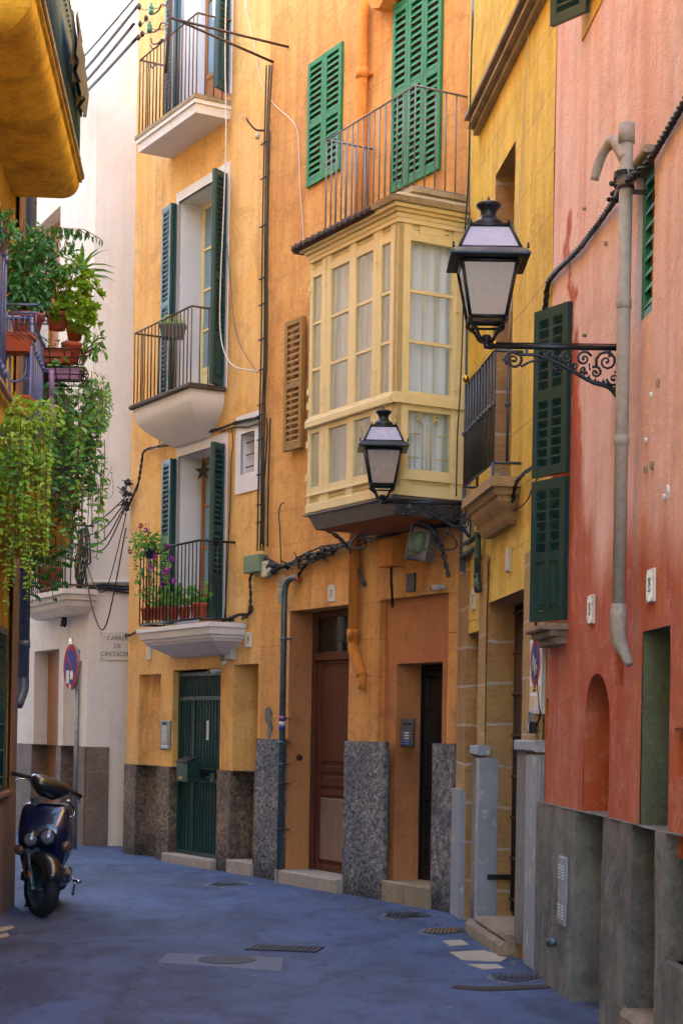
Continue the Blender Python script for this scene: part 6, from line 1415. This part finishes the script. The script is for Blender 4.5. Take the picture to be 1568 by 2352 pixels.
for i in range(7):
    x0 = 168+i*4.5; cab('wall_cable', ('first','second','third','fourth','fifth','sixth','seventh')[i]+' of the dark cables falling down the corner of the cream house', onw(CL, [(x0+8,1215),(x0+12,1260+5*i),(x0+4,1300),(x0+10-i*3,1350),(x0-10+i,1372)], .06+.01*(i%3)), .012, jit=.01)
for i in range(3): cab('wall_cable', ('upper','middle','lower')[i]+' dark cable under the ledge of the cream house', onw(CR, [(205,1348+4*i),(235,1343+5*i),(265,1345+6*i),(300,1348+7*i)], .04), .016)
cab('wall_cable', 'thick cable bundle hanging under the far cream balcony', onw(CL, [(62,1395),(80,1412),(100,1415),(120,1405),(140,1395),(150,1370)], .12), .03, twist=3)
cab('wall_cable', 'thick cable tail running down right of the far cream balcony', onw(CL, [(152,1372),(150,1395),(148,1420),(146,1438)], .08), .035, twist=3)
# pink wall cable
pc = [(1575,225,.03),(1540,285,.03),(1505,345,.03),(1480,383,.05),(1450,405,.09),(1425,432,.07),(1413,455,.04),(1385,495,.03),(1340,557,.03),(1310,590,.03),(1275,625,.03),(1258,650,.03),(1253,690,.03),(1250,725,.03)]
cab('wall_cable', 'thick twisted black cable climbing diagonally across the pink wall', onw(PW, pc), .016, twist=3, k=10)
m = MB()
for i in range(3): m.tube([PW.w(PW.uv(1437,398,.09)[0]+(.06+.01*i)*math.cos(a*.5), .10+.05*math.sin(a*.5), PW.uv(1437,398+5*i,.09)[1]) for a in range(13)], .006, 5)
tag(m.build('cable_loop', MAT['cable']), 'black cable loops round the top of the pale drain pipe', 'cable')
m = MB()
for k in range(14): u, z = PW.uv(1409,440,.05); m.ball(PW.w(u+rk.uniform(-.03,.03), .05+rk.uniform(-.02,.03), z+rk.uniform(-.05,.05)), .016, 6)
tag(m.build('cable_connectors', MAT['cable']), 'black connector lump left of the pale drain pipe', 'connector')
cab('wall_cable', 'thin black cable falling left of the pink house shutters to the padlock', onw(YW, [(1237,1110),(1233,1200),(1228,1290),(1229,1400),(1231,1500),(1236,1600),(1240,1640),(1232,1665)], .03), .007)
cab('wall_cable', 'thin pale cable falling down the yellow wall', onw(YW, [(1217,0),(1208,140),(1200,300),(1190,480),(1178,640),(1166,780)], .02), .004, 'cablew')
cab('wall_cable', 'black cable under the small grey balcony of the yellow house', onw(YW, [(1097,1215),(1130,1190),(1160,1168),(1176,1150),(1184,1110),(1200,1090),(1229,1068)], .05), .014, twist=2)
cab('wall_cable', 'thin wavy cable below the grey balcony towards the shutters', onw(YW, [(1180,1172),(1200,1160),(1215,1140),(1222,1120),(1234,1098)], .03), .006)
for i, dx in enumerate((0,6)): cab('corner_pipe', ('left','right')[i]+' of two dark conduits in the corner of orange and yellow houses', onw(BW, [(1088+dx*.6,0),(1083+dx,200),(1080+dx,400),(1073+dx*.8,800),(1068+dx*.6,1100)], .06), .020, 'conduit', 'conduits in the corner', 'pipe')
cab('wall_cable', 'thin black cable looping down right of the gallery', onw(BW, [(1085,40),(1080,200),(1074,420),(1066,560),(1062,750),(1056,900),(1050,1000),(1047,1140)], .80), .006)
# iron twists and loops under the gallery
for pts, lb in (([(738,1210,.35),(760,1222,.3),(783,1240,.2),(803,1262,.12),(820,1300,.05),(838,1345,.03)],'long twisted iron rod left under the gallery'),([(945,1180,.4),(975,1205,.3),(1000,1230,.2),(1015,1260,.1),(1022,1290,.06),(1030,1325,.03)],'twisted iron rod right under the gallery')):
    cab('twisted_rod', lb, onw(BW, pts), .018, 'slate', 'twisted iron rods', 'iron rod', twist=2, k=8)
for (x,y,r_), lb in (((822,1238,24),'iron ring left under the gallery'),((985,1222,26),'upper iron ring by the siren box'),((1028,1238,24),'iron ring at the right under the gallery')):
    u, z = BW.uv(x, y, .15); r__ = r_*16.5/4000; m = MB(); m.tube([BW.w(u+r__*math.cos(a*.4), .15+.05*math.sin(a*.8), z+r__*math.sin(a*.4)) for a in range(17)], .009, 6); tag(m.build('iron_ring', MAT['slate']), lb, 'iron ring', 'iron rings under the gallery')
# overhead wires and their bracket
br = thing('insulator_bracket', 'rusty iron bracket with green glass insulators in front of the top balcony', 'bracket', (0,0,0))
dB_ = 1.05
def BP(px, py, d=dB_): u, z = AW.uv(px, py, d); return AW.w(u, d, z)
br.location = BP(388,165); o_ = br.location
m = MB(); m.tube([BP(394,-40)-o_, BP(390,60)-o_, BP(381,168)-o_], .018, 6); 
u, z = BW.uv(663,108,0); m.tube([BP(394,42)-o_, BW.w(u,0,z)-o_], .014, 6); u, z = BW.uv(628,143,0); m.tube([BP(394,40)-o_, BW.w(u,0,z)-o_], .014, 6)
for y_ in (10,52,90): m.tube(smooth_path([BP(390,y_+8)-o_, BP(372,y_)-o_, BP(365,y_+14)-o_, BP(352,y_+22)-o_, BP(346,y_+14)-o_],4), .009, 6)
m.tube(smooth_path([BP(388,92)-o_, BP(372,93)-o_, BP(362,100)-o_, BP(350,100)-o_, BP(347,88)-o_],4), .009, 5); m.tube(smooth_path([BP(384,150)-o_, BP(360,148)-o_, BP(350,156)-o_, BP(346,146)-o_],4), .009, 5)
m.build('ironwork', MAT['iron'], br)
for x_, y_ in ((348,22),(344,64)):
    c = BP(x_, y_)-o_; MB().lathe([(.012,-.06),(.03,-.05),(.032,-.01),(.02,0),(.03,.012),(.026,.035),(.012,.05),(.018,.06),(.008,.075)], 12, c).build('insulator', MAT['ggreen'], br)
for x_, y_ in ((320,16),(336,42),(322,55),(318,86),(327,78)): c = BP(x_, y_)-o_; MB().lathe([(.008,-.035),(.022,-.02),(.026,0),(.022,.02),(.008,.035)], 8, c).build('strain_insulator', MAT['iron'], br)
m = MB()
for a_, b_ in (((320,16),(346,18)),((346,18),(390,5)),((322,55),(336,42)),((336,42),(344,60)),((318,86),(327,78)),((327,78),(390,52)),((344,64),(390,62))): m.tube(smooth_path([BP(*a_)-o_, (BP(*a_)+BP(*b_))/2-o_-Vector((0,0,.03)), BP(*b_)-o_],3), .005, 4)
m.build('jumper_wire', MAT['cable'], br)
for i, ((x0,y0),(x1,y1)) in enumerate((((316,-12),(187,126)),((320,10),(190,156)),((308,55),(190,185)),((314,88),(190,209)))):
    a_ = BP(x1 if False else x0, y0); q_ = 1.65; xe, ye = x0+(x1-x0)*q_, y0+(y1-y0)*q_; ue, ze = CL.uv(xe, ye, .05); b_ = CL.w(ue, .05, ze)
    cab('overhead_wire', ('topmost','second','third','lowest')[i]+' black overhead wire between the top left balcony and the apricot house', [a_, a_.lerp(b_,.5)-Vector((0,0,.06)), b_], .020 if i else .014, k=8, group='overhead wires')
# small hooks and a lamp arm by the bundle
u, z = AW.uv(590,300,.1); t = on(AW, 'wall_hook', 'small black cable hook left of the vertical bundle', 'hook', u, z, 0); MB().tube(smooth_path([(.05,-.03,-.0),(-.03,-.10,.02),(-.10,-.16,.12),(-.13,-.16,.16)],4), .012, 6).build('arm', MAT['iron'], t); MB().lathe([(.02,-.03),(.03,0),(.02,.03)], 8, (-.02,-.08,-.05)).build('insulator', MAT['boxgrey'], t)

# =====================================================================
# things let into the street
# =====================================================================
def quad(name, label, cat, pts, mat, z=.004, group=None, parent=None, off=None):
    v = [gnd(*p, z=0)+Vector((0,0,0)) for p in pts]; v = [Vector((p.x, p.y, z)) for p in v]; n = len(v)
    if off is None:
        m = MB(); m.add([p+Vector((0,0,0)) for p in v]+[Vector((p.x,p.y,z-.02)) for p in v], [tuple(range(n))]+[(j,j+n,(j+1)%n+n,(j+1)%n) for j in range(n)])
    return tag(m.build(name, MAT[mat]), label, cat, group)
MAT['patch'] = simple('pale cement patch', hx('5C6478'), .9, var=.25, scale=14, bump=.004); MAT['cast'] = simple('worn cast iron', hx('353A46'), .6, .3, var=.3, scale=60, bump=.004)
MAT['beige'] = simple('beige street tile', hx('A69C88'), .9, var=.2, scale=14, bump=.004, wear=hx('5A5650'), wear_lo=.62); MAT['yellowp'] = simple('worn yellow paint', hx('B08A2A'), .8, var=.3, scale=40)
def inset(pts, f):
    cx = sum(p[0] for p in pts)/len(pts); cy = sum(p[1] for p in pts)/len(pts); return [(cx+(p[0]-cx)*f, cy+(p[1]-cy)*f) for p in pts]
for pts, lb, f in (([(362,2212),(386,2190),(652,2200),(645,2232)],'large pale cement patch round the oval manhole in the middle of the lane',0),):
    quad('cement_patch', lb, 'road patch', pts, 'patch')
el = [(522+66*math.cos(a*math.pi/16), 2206+9.5*math.sin(a*math.pi/16)) for a in range(32)]
o = quad('manhole_cover', 'round iron manhole cover seen flat in the pale cement patch', 'manhole', el, 'cast', .008)
CG = 'utility covers along the right wall'
for pts, lb, fi in (([(868,2108),(880,2098),(985,2096),(1008,2106),(905,2115)],'grey framed cover in front of the black door step',.8),
                    ([(955,2145),(968,2134),(1075,2130),(1100,2141),(1000,2152)],'yellow streaked slotted cover in front of the marble corner',.75),
                    ([(1118,2252),(1110,2240),(1252,2236),(1298,2244),(1180,2262)],'wide slotted grey cover at the foot of the pink house',.78),
                    ([(463,2036),(478,2028),(560,2024),(592,2033),(500,2040)],'broken grey cover in front of the right apricot doorway',.7)):
    t = quad('utility_cover', lb, 'cover', pts, 'patch', .004, CG); c0 = t.location
    v = [gnd(*p) for p in inset(pts, fi)]; m = MB(); m.add([Vector((p.x-c0.x, p.y-c0.y, .026)) for p in v]+[Vector((p.x-c0.x, p.y-c0.y, .0)) for p in v], [tuple(range(len(v)))]+[(j,j+len(v),(j+1)%len(v)+len(v),(j+1)%len(v)) for j in range(len(v))]); m.build('lid', MAT['cast'], t)
    m = MB(); e0, e1, e2, e3 = v[0], v[1], v[2], v[3]
    for k in range(1,9): a_ = e1.lerp(e2, k/9); b_ = e0.lerp(v[-1], k/9).lerp(e3, k/9*.6); m.tube([Vector((a_.x-c0.x,a_.y-c0.y,.028)), Vector((b_.x-c0.x,b_.y-c0.y,.028))], .006, 4)
    m.build('slots', MAT['yellowp'] if 'yellow' in lb else MAT['black'], t)
for pts, lb, mt in (([(1016,2162),(1060,2160),(1076,2171),(1032,2174)],'small beige square set in the asphalt, upper one','beige'),([(1072,2216),(1140,2216),(1158,2225),(1108,2228)],'small beige square set in the asphalt, lower one','beige'),
                    ([(1032,2188),(1110,2184),(1165,2200),(1150,2210),(1060,2206)],'patch of rubble and worn yellow paint by the doorstep','beige'),([(0,2132),(30,2127),(34,2132),(8,2140),(-10,2140)],'pale paving stone at the foot of the left house, upper one','beige'),([(-10,2150),(18,2144),(22,2150),(-6,2158)],'pale paving stone at the foot of the left house, lower one','beige')):
    quad('paving_patch', lb, 'paving', pts, mt, .006, 'small pale patches in the asphalt')
m = MB(); v = [gnd(*p) for p in ((1036,2270),(1042,2264),(1120,2268),(1200,2264),(1292,2262),(1285,2268),(1200,2274),(1110,2277))]; m.add([Vector((p.x,p.y,.005)) for p in v], [tuple(range(8))]); tag(m.build('road_scar', MAT['soil']), 'ragged dark cut in the asphalt below the wide cover', 'road scar')
g0_, g1_ = gnd(580,2177), gnd(729,2183); t = thing('drain_grate', 'narrow slotted drain grate in the middle of the lane', 'drain grate', g0_, math.atan2(g1_.y-g0_.y, g1_.x-g0_.x)); L_ = (g1_-g0_).length
m = MB(); m.box(0,L_,-.13,.13,-.02,.004); m.build('pit', MAT['dark'], t); m = MB(); m.box(-.02,L_+.02,-.15,-.12,.0,.012); m.box(-.02,L_+.02,.12,.15,.0,.012)
for k in range(13): x = L_*k/12; m.box(x-.014,x+.014,-.12,.12,.0,.012)
m.build('bars', MAT['cast'], t)
# dust, grit and fallen leaves
MAT['litter'] = simple('dry leaf and paper scraps', hx('8C8468'), .9, var=.5, scale=3)
m = MB(); rl = random.Random(9)
for k in range(420):
    w_ = rl.random(); px_ = rl.uniform(0,1400); py_ = rl.uniform(1990,2340)
    if rl.random() < .75:   # gathers along the right-hand foot
        px_ = rl.uniform(290,1390); base_y = 1985+(px_-290)*.165 if px_ < 1000 else 2100+(px_-1000)*.55; py_ = base_y+abs(rl.gauss(0,9))+10
    if py_ < 1975: continue
    p = gnd(px_, py_); s_ = rl.uniform(.004,.014); a_ = rl.uniform(0,6.28); m.add([(p.x+s_*math.cos(a_+q_*1.57)*(1 if q_%2 else 1.6), p.y+s_*math.sin(a_+q_*1.57)*(1 if q_%2 else 1.6), .004+rl.uniform(0,.006)) for q_ in range(4)], [(0,1,2,3)])
tag(m.build('litter', MAT['litter']), 'grit and scraps along the foot of the walls', 'litter', kind='stuff')
